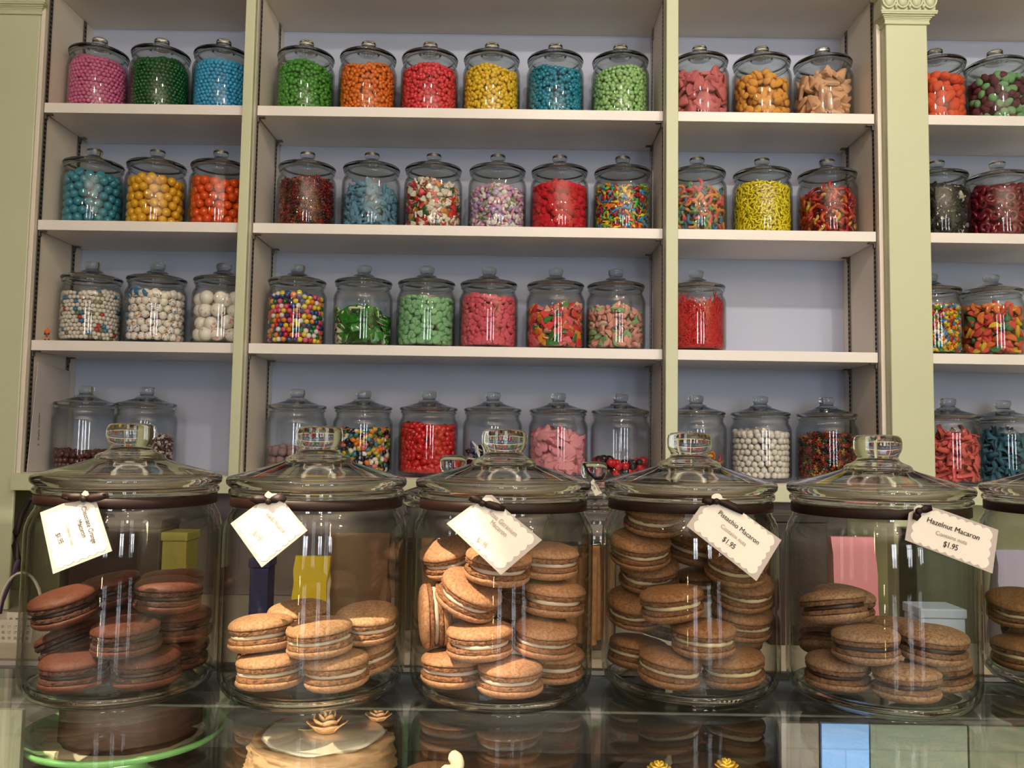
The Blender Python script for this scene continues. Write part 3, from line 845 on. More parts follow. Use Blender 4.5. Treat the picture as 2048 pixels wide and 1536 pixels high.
shelf_jar(2, 1111, 'layered red and orange gummy bears', B_C, dict(temp='blob2', size=.030, colors=[(5, 'red', [sugar('layer_red', (240, 74, 70)), sugar('layer_pale', (244, 200, 170))]), (2, 'orange', [sugar('layer_orange', (246, 156, 50)), MATS['layer_pale']]), (2, 'green', [sugar('layer_green', (64, 138, 62)), MATS['layer_pale']]), (2, 'pink', [sugar('layer_pink', (240, 110, 124)), MATS['layer_pale']])], fill=.136, name='layered_gummy', what='{c} sugared layered gummy', indiv=True, st=.023, sv=.018, thick=.013, tilt=.6, mound=.01))
shelf_jar(2, 1231.6, 'pink and green watermelon slices', B_C, dict(temp='half', size=.030, colors=[(3, 'pink', [sugar('melon_pink', (242, 172, 158)), sugar('melon_cream', (240, 226, 206))]), (1.3, 'green', [sugar('melon_green', (150, 192, 134)), MATS['melon_cream']])], fill=0.133, name='watermelon_slice', what='{c} sugared watermelon slice', indiv=True, st=.021, sv=.0165, thick=.013, tilt=.7, mound=.012))
shelf_jar(2, 1392, 'tangled red licorice laces', B_R, dict(temp='lace', size=.075, colors=one(shiny('lace_red', (224, 30, 36))), fill=0.134, name='licorice_lace', what='red licorice laces', st=.011, sv=.007, thick=.006, tilt=.25, layers=3, mound=.012))
shelf_jar(2, 1860, 'tiny rainbow candy stars', B_F, dict(temp='star', size=.0185, colors=shades('star', [(2, 'white', (244, 240, 232)), (3, 'yellow', (250, 216, 40)), (2, 'orange', (246, 128, 40)), (2, 'red', (214, 40, 40)), (3, 'blue', (40, 140, 200)), (2, 'green', (100, 184, 66))], shiny), fill=.150, name='candy_star', what='tiny rainbow candy stars', st=.0125, sv=.0105, thick=.009, tilt=.5))
shelf_jar(2, 1983, 'sugared fruit slices', B_F, dict(temp='half1', size=.034, colors=shades('slice', [(4, 'coral', (238, 92, 84)), (3, 'orange', (246, 134, 70)), (2, 'yellow', (248, 208, 60)), (2, 'green', (70, 134, 80))], sugar), fill=0.154, name='fruit_slice', what='{c} sugared fruit slice', indiv=True, st=.024, sv=.019, thick=.014, tilt=.7))
# --- bottom ledge
shelf_jar(3, 170, 'a low layer of brown malt balls', B_L, dict(temp='bead', size=.0165, colors=one(shiny('malt_brown', (92, 50, 52))), fill=0.060, name='malt_ball', what='dark brown malt ball', indiv=True, st=.0168, sv=.0145, thick=.0165, jitter=.04, layers=4))
shelf_jar(3, 292, 'dark candies in pale wrappers', B_L, dict(temp='wrap', size=.026, colors=one(mat('wrapper_pale', (206, 190, 184), .4), shiny('wrapped_dark', (84, 44, 50))), fill=.108, name='wrapped_candy', what='small dark candy in a pale wrapper', indiv=True, st=.0155, sv=.013, thick=.012, tilt=.6))
shelf_jar(3, 594, 'a low layer of dusty mauve balls', B_C, dict(temp='ball', size=.0245, colors=one(mat('dusty_mauve', (150, 120, 126), .8, .12, 90)), fill=0.076, name='dusty_ball', what='dusty mauve candy ball', indiv=True, st=.0248, sv=.0212, thick=.0245, jitter=.03, layers=3))
JB = shades('jb', [(4, 'white', (244, 236, 224)), (4, 'mustard', (210, 176, 60)), (4, 'navy', (30, 40, 70)), (2, 'green', (90, 150, 60)), (2, 'orange', (244, 128, 40)), (3, 'dark brown', (50, 30, 26)), (2, 'teal', (50, 130, 140)), (2, 'pink', (232, 120, 120))], shiny)
shelf_jar(3, 726.6, 'mixed jelly beans', B_C, dict(temp='bean', size=.0195, colors=JB, fill=.136, name='jelly_bean', what='{c} jelly bean', indiv=True, st=.0155, sv=.0122, thick=.012, tilt=.3))
shelf_jar(3, 857.5, 'bright red gummy hearts', B_C, dict(temp='lump', size=.021, colors=one(gummy('berry_red_gum', (226, 28, 34))), fill=.150, name='red_gummy', what='bright red gummy', indiv=True, st=.0155, sv=.0135, thick=.012, tilt=.6))
shelf_jar(3, 985.5, 'a few blue and black gummy sharks', B_C, dict(temp='shark', size=.060, colors=[(2, 'blue', [gummy('shark_blue', (60, 98, 140)), shiny('shark_white', (232, 232, 230))]), (3, 'black', [gummy('shark_black', (26, 26, 38)), MATS['shark_white']])], fill=.088, name='gummy_shark', what='{c} and white gummy shark', indiv=True, st=.037, sv=.025, thick=.022, tilt=.6, mound=.016))
shelf_jar(3, 1116.6, 'large pink sugared hearts', B_C, dict(temp='coin2', size=.050, colors=[(4, 'pale pink', [sugar('petal_pale', (242, 162, 176)), MATS['petal_pale'] if 'petal_pale' in MATS else sugar('petal_pale', (242, 162, 176))]), (2, 'two-tone pink', [MATS['petal_pale'] if 'petal_pale' in MATS else sugar('petal_pale', (242, 162, 176)), sugar('petal_rose', (238, 84, 118))])], fill=.134, name='sugared_heart', what='{c} large sugared gummy heart', indiv=True, st=.033, sv=.022, thick=.016, tilt=.55, mound=.012))
shelf_jar(3, 1241, 'a low layer of red and black berry gummies', B_C, dict(temp='berry', size=.0215, colors=shades('berry', [(3, 'red', (224, 34, 50)), (3, 'black', (40, 28, 36))], gummy), fill=0.058, name='berry_gummy', what='{c} berry gummy', indiv=True, st=.0215, sv=.019, thick=.0215, layers=4, mound=.014))
shelf_jar(3, 1392, 'mixed fruit gummies', B_R, dict(temp='gworm', size=.055, colors=[(1, w, [gummy('mix_' + w, c), MATS['mix_' + w] if 'mix_' + w in MATS else gummy('mix_' + w, c)]) for w, c in (('red', (206, 40, 44)), ('yellow', (236, 186, 50)), ('green', (70, 100, 50)), ('orange', (220, 110, 50)))], fill=.085, name='fruit_gummy', what='{c} curved fruit gummy', indiv=True, st=.027, sv=.019, thick=.018, tilt=.6, layers=3, mound=.015))
shelf_jar(3, 1521, 'white mint balls', B_R, dict(temp='bead', size=.0185, colors=one(mat('mint_white', (242, 232, 224), .55)), fill=.146, name='mint_ball', what='white mint ball', indiv=True, st=.0188, sv=.0162, thick=.0185, jitter=.04))
shelf_jar(3, 1653, 'dark multicoloured gummy bears', B_R, dict(temp='bear', size=.024, colors=shades('dgb', [(4, 'red', (156, 32, 26)), (2, 'green', (36, 84, 56)), (3, 'orange', (196, 84, 30)), (4, 'dark', (58, 24, 24)), (1, 'yellow', (200, 150, 60))], gummy), fill=.140, name='dark_gummy_bear', what='{c} dark-toned gummy bear', indiv=True, st=.0155, sv=.015, thick=.012, tilt=.5))
shelf_jar(3, 1896, 'coral sour ribbons', B_F, dict(temp='strip', size=.062, colors=one(sugar('ribbon_coral', (244, 112, 108))), fill=.147, name='sour_ribbon', what='coral sugared ribbon candy', indiv=True, st=.036, sv=.017, thick=.013, tilt=.4, layers=3), y=2.42)
shelf_jar(3, 2006, 'dark teal sour ribbons', B_F, dict(temp='strip', size=.058, colors=one(sugar('ribbon_teal', (58, 114, 138))), fill=.150, name='teal_ribbon', what='dark teal sugared ribbon candy', indiv=True, st=.033, sv=.015, thick=.012, tilt=.4, layers=3), y=2.49)

# white sheet leaning on the left panel, with handwriting, and the little toy figure
XS = XL0 + 0.010
zt = Z_SH[2] - 0.0285 - 0.03
bm = bmesh.new()
vs = [(XS, YF + 0.004, Z_BASE + 0.001), (XS, YB - 0.045, Z_BASE + 0.001), (XS, YB - 0.045, zt - 0.012), (XS, YF + 0.03, zt)]
f = bm.faces.new([bm.verts.new(v) for v in vs])
r = bmesh.ops.extrude_face_region(bm, geom=[f])
for v in r['geom']:
    if isinstance(v, bmesh.types.BMVert): v.co.x -= 0.0015
sheet = bm_obj('paper_sheet', bm, mat('matte_white_paper', (206, 200, 200), 0.85))
tag(sheet, 'white paper sheet leaning on the left side panel of the bottom ledge', 'paper')

def text(body, p0, p1, height, m, parent=None, normal=Vector((0, -1, 0)), lift=0.0006, name='lettering'):
    cu = bpy.data.curves.new(name, 'FONT'); cu.body = body; cu.size = 1.0; cu.extrude = 0.004
    o = bpy.data.objects.new(name, cu); link(o)
    bpy.context.view_layer.update()
    w = max(o.dimensions.x, 1e-4)
    x = (Vector(p1) - Vector(p0)); L = x.length; x.normalize()
    nrm = (normal - x * normal.dot(x)).normalized(); y = nrm.cross(x)
    M = Matrix((x, y, nrm)).transposed()
    sx = L / w
    o.matrix_world = Matrix.Translation(Vector(p0) + nrm * lift) @ M.to_4x4() @ Matrix.Diagonal((sx, height / 0.7, 0.02, 1))
    cu.materials.append(m)
    bpy.context.view_layer.update()
    me = bpy.data.meshes.new_from_object(o.evaluated_get(bpy.context.evaluated_depsgraph_get()))
    q = bpy.data.objects.new(name, me); link(q); q.matrix_world = o.matrix_world.copy()
    bpy.data.objects.remove(o); bpy.data.curves.remove(cu); o = q
    if not me.materials: me.materials.append(m)
    if parent is not None:
        mw = o.matrix_world.copy(); o.parent = parent; o.matrix_parent_inverse = Matrix.Identity(4)
        o.matrix_basis = parent.matrix_basis.inverted() @ mw
    return o
ya = YF + 0.055
text('2  Kelly Colten', (XS, ya, at(76, 892, ya).z), (XS, ya - 0.004, at(78, 826, ya).z), 0.008, MATS['dark_ink'], sheet, Vector((1, 0, 0)))

fx = at(94, 676, YF + 0.03)
fig = thing('toy_figure', 'tiny orange toy wrestler figure at the left end of the third shelf', 'toy', (fx.x, YF + 0.03, Z_SH[2]))
def skin(name, chain, edges, parent, m, sub=2):
    me = bpy.data.meshes.new(name)
    me.from_pydata([c[:3] for c in chain], edges, [])
    o = bpy.data.objects.new(name, me); link(o, parent)
    md = o.modifiers.new('skin', 'SKIN')
    for v, c in zip(me.skin_vertices[0].data, chain): v.radius = (c[3], c[4] if len(c) > 4 else c[3])
    me.skin_vertices[0].data[0].use_root = True
    o.modifiers.new('sub', 'SUBSURF').levels = sub; o.modifiers['sub'].render_levels = sub
    me.materials.append(m); md.use_smooth_shade = True
    return o
u = 0.0415 / 7.5
ch = [(0, 0, 3.7 * u, .62 * u, .5 * u), (0, 0, 4.6 * u, .62 * u, .5 * u), (0, 0, 5.6 * u, .95 * u, .6 * u), (0, 0, 6.3 * u, .32 * u), (0, -.03 * u, 6.75 * u, .42 * u, .48 * u), (0, 0, 7.15 * u, .36 * u),
      (-1.05 * u, 0, 5.7 * u, .42 * u), (-1.4 * u, 0, 4.7 * u, .34 * u), (-1.05 * u, -.35 * u, 3.9 * u, .27 * u), (-.85 * u, -.45 * u, 3.5 * u, .27 * u),
      (1.05 * u, 0, 5.7 * u, .42 * u), (1.4 * u, 0, 4.7 * u, .34 * u), (1.05 * u, -.35 * u, 3.9 * u, .27 * u), (.85 * u, -.45 * u, 3.5 * u, .27 * u),
      (-.55 * u, 0, 3.2 * u, .45 * u), (-.85 * u, 0, 1.8 * u, .34 * u), (-1.0 * u, .05 * u, .35 * u, .26 * u), (-1.05 * u, -.4 * u, .2 * u, .2 * u),
      (.55 * u, 0, 3.2 * u, .45 * u), (.85 * u, 0, 1.8 * u, .34 * u), (1.0 * u, .05 * u, .35 * u, .26 * u), (1.05 * u, -.4 * u, .2 * u, .2 * u)]
ed = [(0, 1), (1, 2), (2, 3), (3, 4), (4, 5), (2, 6), (6, 7), (7, 8), (8, 9), (2, 10), (10, 11), (11, 12), (12, 13), (0, 14), (14, 15), (15, 16), (16, 17), (0, 18), (18, 19), (19, 20), (20, 21)]
skin('body', ch, ed, fig, mat('toy_orange', (226, 112, 44), .45))
M_TOYB = mat('toy_black', (30, 24, 22), .5); M_TOYT = mat('toy_blue_grey', (76, 84, 100), .5)
for s in (-1, 1):
    bm = bmesh.new(); add_tube(bm, [(s * .93 * u, .03 * u, 1.15 * u), (s * 1.0 * u, .05 * u, .45 * u), (s * 1.03 * u, -.1 * u, 0.02 * u)], [.44 * u, .42 * u, .46 * u], 12); bm_obj('boot', bm, M_TOYB, fig)
    bm = bmesh.new(); add_tube(bm, [(s * 1.18 * u, -.25 * u, 4.2 * u), (s * 1.03 * u, -.38 * u, 3.85 * u), (s * .82 * u, -.47 * u, 3.4 * u)], [.34 * u, .38 * u, .34 * u], 12); bm_obj('glove', bm, M_TOYB, fig)
bm = bmesh.new(); add_tube(bm, [(0, -.02 * u, 3.95 * u), (0, -.02 * u, 3.4 * u), (0, -.02 * u, 2.6 * u), (0, -.02 * u, 2.2 * u)], [.82 * u, .86 * u, .6 * u, .3 * u], 12, 0.8); bm_obj('trunks', bm, M_TOYT, fig)

# ------------------------------------------------------------------ counter of the display case
ZC = CAM_Z - 0.2340
YG = 0.868
bm = bmesh.new(); add_box(bm, -1.6, 1.7, 0.10, YG, ZC - 0.010, ZC, 0.001)
case = thing('display_case', 'glass-topped bakery display case in front of the shelves', 'display case', (0, 0.5, 0))
def cpart(name, bm, m, label=None):
    for v in bm.verts: v.co -= Vector((0, 0.5, 0))
    o = bm_obj(name, bm, m, case)
    if label: o['label'] = label
    return o
cpart('glass_top', bm, G_TOP, 'clear glass top of the display case')
yl = at(1003, 1420, 1.0); k = (ZC - 0.011 - CAM_Z) / (yl.z - CAM_Z); YL = k
bm = bmesh.new(); add_box(bm, -1.6, 1.7, YL, YG + 0.004, ZC - 0.0135, ZC - 0.0105, 0.001); cpart('back_rail', bm, M_RAIL)
bm = bmesh.new(); add_box(bm, -1.6, 1.7, YG + 0.0045, YG + 0.009, ZC - 0.0138, ZC + 0.001, 0.001); cpart('back_edge', bm, M_BLACK)
bm = bmesh.new(); add_box(bm, -1.6, 1.7, 0.10, 0.995, ZC - 0.125, ZC - 0.115, 0.001); cpart('upper_deck', bm, mat('case_deck', (58, 52, 46), 0.35, 0.2, 5))
bm = bmesh.new(); add_box(bm, -1.6, 1.7, 0.985, 0.995, 0.12, ZC - 0.0225, 0.001); cpart('back_doors', bm, mat('case_back', (50, 44, 38), 0.4))
bm = bmesh.new(); add_box(bm, -1.6, 1.7, 0.10, 0.995, 0.0, 0.12, 0.003); cpart('plinth', bm, M_BROWN)
bm = bmesh.new(); add_box(bm, -1.6, 1.7, 0.107, 0.30, ZC - 0.030, ZC - 0.0105, 0.001); cpart('front_rail', bm, M_RAIL)  # unseen lip added to keep the case fill off the jars
bm = bmesh.new(); add_box(bm, -1.6, 1.7, 0.10, 0.106, 0.12, ZC - 0.0105, 0.0005); cpart('front_glass', bm, G_TOP)
bm = bmesh.new()
for x in (-1.6, 1.685): add_box(bm, x, x + 0.015, 0.106, 0.955, 0.12, ZC - 0.0105, 0.0005)
cpart('end_panels', bm, M_BROWN)

# back counter
wk = thing('back_counter', 'pale marble back counter under the wall shelves', 'counter', (0, 2.0, 0))
bm = bmesh.new(); add_box(bm, -2.2, 2.2, YW0 - 2.0, 0.62, ZW - 0.03, ZW, 0.002); bm_obj('worktop', bm, M_MARBLE, wk)
bm = bmesh.new(); add_box(bm, -2.2, 2.2, YW0 + 0.03 - 2.0, 0.62, 0.0, ZW - 0.031, 0.002); bm_obj('cabinet_base', bm, mat('grey_cabinet', (150, 144, 138), .5), wk)
bm = bmesh.new(); add_box(bm, XL0 - 0.013, XR1 + 0.012, 0.60, 0.62, ZW + 0.001, Z_BASE - 0.048, 0.002); bm_obj('backsplash', bm, M_GREYP, wk)
# ------------------------------------------------------------------ things on the back counter, seen past and through the front jars
def item(px, y):
    p = at(px, 1230, y)
    return Vector((p.x, y, ZW + 0.0005))
def carton(name, px, y, w, d, h, m, label, cat='box', rz=0.0, m2=None):
    p = item(px, y)
    t = thing(name, label, cat, p, None, (0, 0, rz))
    bm = bmesh.new(); add_box(bm, -w / 2, w / 2, -d / 2, d / 2, 0, h, 0.003); bm_obj('body', bm, m, t)
    bm = bmesh.new(); add_box(bm, -w / 2 - .003, w / 2 + .003, -d / 2 - .003, d / 2 + .003, h + .0005, h + 0.022, 0.003); bm_obj('lid', bm, m2 or m, t)
    return t
def paper_bag(px, y, w, d, h, m, label):
    p = item(px, y)
    bm = bmesh.new()
    N = 6
    rows = []
    q = random.Random(px)
    for k in range(N + 1):
        f = k / N; dd = d * (1 - 0.75 * f); ww = w * (1 - 0.04 * math.sin(f * 3))
        rows.append([bm.verts.new((sx * ww / 2 + q.uniform(-.003, .003), sy * dd / 2 + (q.uniform(-.004, .004) if sx == 0 else 0) * 1.0, f * h)) for sx, sy in ((-1, -1), (-.33, -1), (.33, -1), (1, -1), (1, 0), (1, 1), (.33, 1), (-.33, 1), (-1, 1), (-1, 0))])
    for a, b in zip(rows, rows[1:]):
        n = len(a)
        for i in range(n): bm.faces.new((a[i], a[(i + 1) % n], b[(i + 1) % n], b[i]))
    bm.faces.new(rows[0][::-1]); bm.faces.new(rows[-1])
    o = bm_obj('paper_bag', bm, m, loc=p)
    return tag(o, label, 'bag')
M_BAGB = mat('brown_kraft', (112, 84, 62), 0.8, 0.15, 30)
M_DARK = mat('dark_brown_box', (46, 32, 28), 0.5)
paper_bag(622, 2.08, 0.085, 0.07, 0.19, mat('yellow_paper', (222, 196, 26), 0.6), 'yellow paper bag on the back counter, seen through the second macaron jar')
carton('gift_box', 522, 2.1, 0.045, 0.06, 0.16, mat('navy_box', (40, 46, 92), 0.5), 'narrow navy box standing on the back counter behind the second macaron jar')
paper_bag(718, 2.16, 0.15, 0.09, 0.24, M_BAGB, 'brown kraft bag seen through the right side of the second jar')
carton('gift_box', 245, 2.14, 0.22, 0.12, 0.25, M_DARK, 'dark brown box on the back counter behind the chocolate macarons')
carton('gift_box', 355, 2.12, 0.06, 0.08, 0.22, mat('yellow_green_box', (150, 142, 60), 0.5), 'narrow olive box on the back counter behind the chocolate macaron jar')
carton('gift_box', 108, 2.16, 0.07, 0.1, 0.27, mat('sage_box', (96, 98, 70), 0.6), 'sage green box on the back counter, seen at the left through the first jar')
carton('gift_box', 1582, 2.12, 0.14, 0.12, 0.29, M_DARK, 'tall dark brown box on the back counter between the fourth and fifth jars')
paper_bag(1705, 2.1, 0.11, 0.08, 0.255, mat('pink_paper', (214, 138, 150), 0.6), 'pink paper bag on the back counter, seen through the fifth macaron jar')
carton('gift_box', 1880, 2.16, 0.16, 0.1, 0.25, mat('dark_green_box', (70, 80, 62), 0.5), 'dark green box on the back counter behind the right part of the fifth jar')
carton('gift_box', 1868, 2.02, 0.1, 0.09, 0.085, mat('pale_blue_box', (176, 196, 222), 0.5), 'low pale blue box on the back counter, seen through the fifth jar')
carton('gift_box', 1150, 2.17, 0.2, 0.05, 0.2, mat('black_box', (22, 20, 20), 0.5), 'black box behind the gap between third and fourth jars')
carton('gift_box', 835, 2.19, 0.11, 0.07, 0.2, M_DARK, 'dark brown box behind the gap between second and third jars')
paper_bag(2030, 2.1, 0.1, 0.08, 0.23, mat('lilac_paper', (170, 166, 196), 0.6), 'lilac paper bag on the back counter at the right edge behind the last jar')

# white perforated basket with a handle
p = item(20, 2.0); p.x = at(40, 1230, 2.0).x
bk = thing('plastic_basket', 'small white perforated plastic basket on the back counter at the left edge', 'basket', p)
bm = bmesh.new()
W, D, H = 0.10, 0.075, 0.052
nx, nz = 15, 8
def wall(ax, sgn):
    L = W if ax == 0 else D
    for i in range(nx):
        for k in range(nz):
            a0, a1 = -L / 2 + L * i / nx, -L / 2 + L * (i + 1) / nx
            z0, z1 = H * k / nz, H * (k + 1) / nz
            if i % 2 == 1 and k % 2 == 1 and k < 6: continue
            def pt(a, z):
                o = 1 + 0.12 * z / H
                return (a * o, sgn * D / 2 * o, z) if ax == 0 else (sgn * W / 2 * o, a * o, z)
            bm.faces.new([bm.verts.new(pt(*q)) for q in ((a0, z0), (a1, z0), (a1, z1), (a0, z1))])
for ax in (0, 1):
    for s in (-1, 1): wall(ax, s)
bm.faces.new([bm.verts.new(q) for q in ((-W / 2, -D / 2, 0.001), (W / 2, -D / 2, 0.001), (W / 2, D / 2, 0.001), (-W / 2, D / 2, 0.001))])
bmesh.ops.remove_doubles(bm, verts=bm.verts, dist=1e-5)
M_PLAS = mat('white_plastic', (226, 220, 212), 0.4)
o = bm_obj('tub', bm, M_PLAS, bk); md = o.modifiers.new('thick', 'SOLIDIFY'); md.thickness = 0.002
bm = bmesh.new(); add_tube(bm, [(0.0 + 0.052 * math.cos(a), -0.0, H + 0.10 * math.sin(a)) for a in [PI * i / 14 for i in range(15)]], 0.0055, 8, 0.5); bm_obj('handle', bm, M_PLAS, bk)

# dark hanging cable and purple strap at the left
bm = bmesh.new()
pts = [at(x, y, 2.14) for x, y in ((78, 990), (58, 1000), (42, 1030), (32, 1065), (30, 1090), (34, 1115), (44, 1140))]
add_tube(bm, pts, 0.008, 10)
o = bm_obj('cable', bm, mat('dark_rubber', (40, 28, 26), 0.5), sm=True); tag(o, 'dark brown cable looped beside the left pilaster above the back counter', 'cable')
bm = bmesh.new()
pts = [at(x, y, 2.08) for x, y in ((36, 1120), (28, 1145), (20, 1165), (12, 1185), (4, 1205), (-2, 1235))]
add_tube(bm, pts, 0.008, 10, 0.4)
o = bm_obj('strap', bm, mat('purple_strap', (92, 70, 110), 0.7), sm=True); tag(o, 'purple strap lying toward the basket at the left edge', 'strap')

# tall jars of biscotti on the back counter
def biscotti_jar(px, pytop, y, label, n_b):
    s = 1.0
    p = at(px, pytop, y)
    h = p.z - ZW
    s = h / JH
    loc = Vector((p.x, y, ZW + 0.0005))
    j = glass_jar('biscotti_jar', label, loc, 48, 'tall jars on the back counter', 1.0)
    j.scale = (s * 0.8, s * 0.8, s)
    q = random.Random(px)
    for i in range(n_b):
        a = q.uniform(0, 2 * PI); r = 0.034 * s * math.sqrt(q.random())
        bm = bmesh.new(); add_prism(bm, rpoly([(-.011, -.014), (.011, -.014), (.011, .014), (-.011, .014)], .006), 0, q.uniform(.13, .17) * s / 1.2, 0.003, 2)
        o = bm_obj('biscotti', bm, mat('biscotti_tan', (176, 128, 84), 0.8, 0.3, 60), sm=True, loc=loc + Vector((r * math.cos(a), r * math.sin(a), 0.02)))
        o.rotation_euler = (q.uniform(-.05, .05), q.uniform(-.05, .05), q.uniform(0, 3))
        side = 'beside the third macaron jar' if px < 1000 else 'carrying the small tag'
        tag(o, 'tan biscotti stick in the tall back counter jar %s' % side, 'biscotti', 'biscotti sticks in the tall jar %s' % side)
    return j, loc, s
biscotti_jar(907, 915, 2.0, 'tall glass jar on the back counter, knob showing beside the third macaron jar', 8)
jb, lb, sb = biscotti_jar(1188, 928, 2.0, 'tall glass jar with a small tag behind the third and fourth macaron jars', 10)
c4 = [at(x, y, 1.86) for x, y in ((1187, 957), (1204, 986), (1191, 992), (1178, 968))]
def flat(name, pts, th, m, parent=None, back=Vector((0, 1, 0))):
    bm = bmesh.new()
    a = [bm.verts.new(v) for v in pts]; b = [bm.verts.new(Vector(v) + back * th) for v in pts]
    bm.faces.new(a); bm.faces.new(b[::-1])
    n = len(pts)
    for i in range(n): bm.faces.new((a[i], b[i], b[(i + 1) % n], a[(i + 1) % n]))
    o = bm_obj(name, bm, m, None)
    if parent: o.parent = parent
    return o
bt = flat('price_tag', c4, 0.001, M_TAGW); tag(bt, 'small white tag on a dark cord hanging from the tall rear jar', 'price tag')
text('Biscotti', at(1188, 964, 1.859), at(1198, 982, 1.859), 0.004, M_INK, bt)
text('$1.95', at(1183, 970, 1.859), at(1189, 979, 1.859), 0.004, M_INK, bt)
bm = bmesh.new(); add_tube(bm, [at(1168, 928, 1.97), at(1176, 944, 1.91), at(1189, 956, 1.858), at(1203, 957, 1.88), at(1209, 948, 1.93)], 0.0032, 8); bm_obj('cord', bm, M_RIBBON, bt, True)

# ------------------------------------------------------------------ macarons
def macaron_meshes(fl):
    sh, foot, fill = fl
    out = []
    for seed in range(3):
        q = random.Random(seed * 7 + 1)
        ph = [q.uniform(0, 6) for _ in range(6)]
        R = 0.0295
        sag = [q.uniform(-.0005, .0005) for _ in range(4)]
        def lump(a): return 0.0005 * math.sin(2 * a + ph[0]) + 0.00035 * math.sin(3 * a + ph[1])
        def wob(k, a): return (lump(a), 0.0003 * math.sin(2 * a + ph[2]))
        cap = [(R * .94, .0064), (R * .985, .0066), (R * 1.0, .0076), (R * .992, .0091), (R * .955, .0110), (R * .88, .0126), (R * .74, .0141), (R * .54, .0151), (R * .28, .0156), (0, .0157)]
        bm = bmesh.new(); add_lathe(bm, [(0, .0062)] + cap, 64, False, wob)
        NF = 96
        rr = [q.uniform(-.0016, .0008) for _ in range(NF)]; r2 = [q.uniform(-.0009, .0009) for _ in range(NF)]
        def wf(k, a):
            i = int(round(a / (2 * PI) * NF)) % NF
            if 1 <= k <= 5: return (lump(a) + 0.6 * rr[(i + 5 * k) % NF] + 0.5 * rr[(i // 3 + 11) % NF], 0.6 * r2[(i + k * 9) % NF] if k < 5 else 0)
            return (lump(a), 0)
        bf = bmesh.new(); add_lathe(bf, [(0, .0020), (R * .955, .0022), (R * .985, .0030), (R * .975, .0040), (R * .99, .0050), (R * .965, .0062), (0, .0063)], NF, False, wf)
        bfi = bmesh.new(); add_lathe(bfi, [(0, -.0021), (R * .86, -.0021), (R * .895, -.0012), (R * .905, 0), (R * .895, .0012), (R * .86, .0021), (0, .0021)], 48, False, lambda k, a: (0.0012 * math.sin(2 * a + ph[3]) + 0.0005 * math.sin(5 * a + ph[4]), 0))
        d = {}
        for nm, b, m in (('shell', bm, sh), ('ruffled_foot', bf, foot), ('filling', bfi, fill)):
            bmesh.ops.recalc_face_normals(b, faces=b.faces)
            me = bpy.data.meshes.new(nm); b.to_mesh(me); b.free(); smooth(me); me.materials.append(m); d[nm] = me
        out.append(d)
    return out
def shell_mat(n, rgb, dark):
    m = mat(n, rgb, 0.62, 0.3, 420, 0.22, dark=dark, spec=0.3)
    return m
FL = {}
def flavour(n, shell, dark, foot, fill):
    FL[n] = macaron_meshes((shell_mat(n + '_shell', shell, dark), mat(n + '_foot', foot, 0.9, 0.55, 380, 0.9), mat(n + '_filling', fill, 0.5)))
flavour('chocolate', (92, 50, 36), (72, 38, 27), (76, 42, 29), (42, 23, 18))
flavour('vanilla', (186, 146, 110), (146, 106, 74), (156, 108, 70), (196, 180, 156))
flavour('rose', (186, 140, 106), (148, 104, 74), (158, 106, 70), (198, 180, 162))
flavour('pistachio', (150, 108, 72), (114, 77, 47), (126, 82, 46), (188, 172, 132))
flavour('hazelnut', (172, 138, 106), (126, 94, 70), (140, 100, 70), (48, 28, 22))
flavour('walnut', (138, 104, 66), (108, 78, 46), (112, 78, 44), (190, 172, 130))
MI = [0]
def macaron(fl, pos, r, p, spin, label, group):
    d = FL[fl][MI[0] % 3]; MI[0] += 1
    t = thing('macaron', label, 'macaron', pos, group)
    t.rotation_euler = (Matrix.Rotation(math.radians(-r), 3, 'Y') @ Matrix.Rotation(math.radians(p), 3, 'X') @ Matrix.Rotation(spin, 3, 'Z')).to_euler()
    for s in (1, -1):
        sh = link(bpy.data.objects.new('shell', d['shell']), t)
        if s < 0: sh.rotation_euler = (PI, 0, 0.7)
        ft = link(bpy.data.objects.new('ruffled_foot', d['ruffled_foot']), sh)
    link(bpy.data.objects.new('filling', d['filling']), t)
    return t

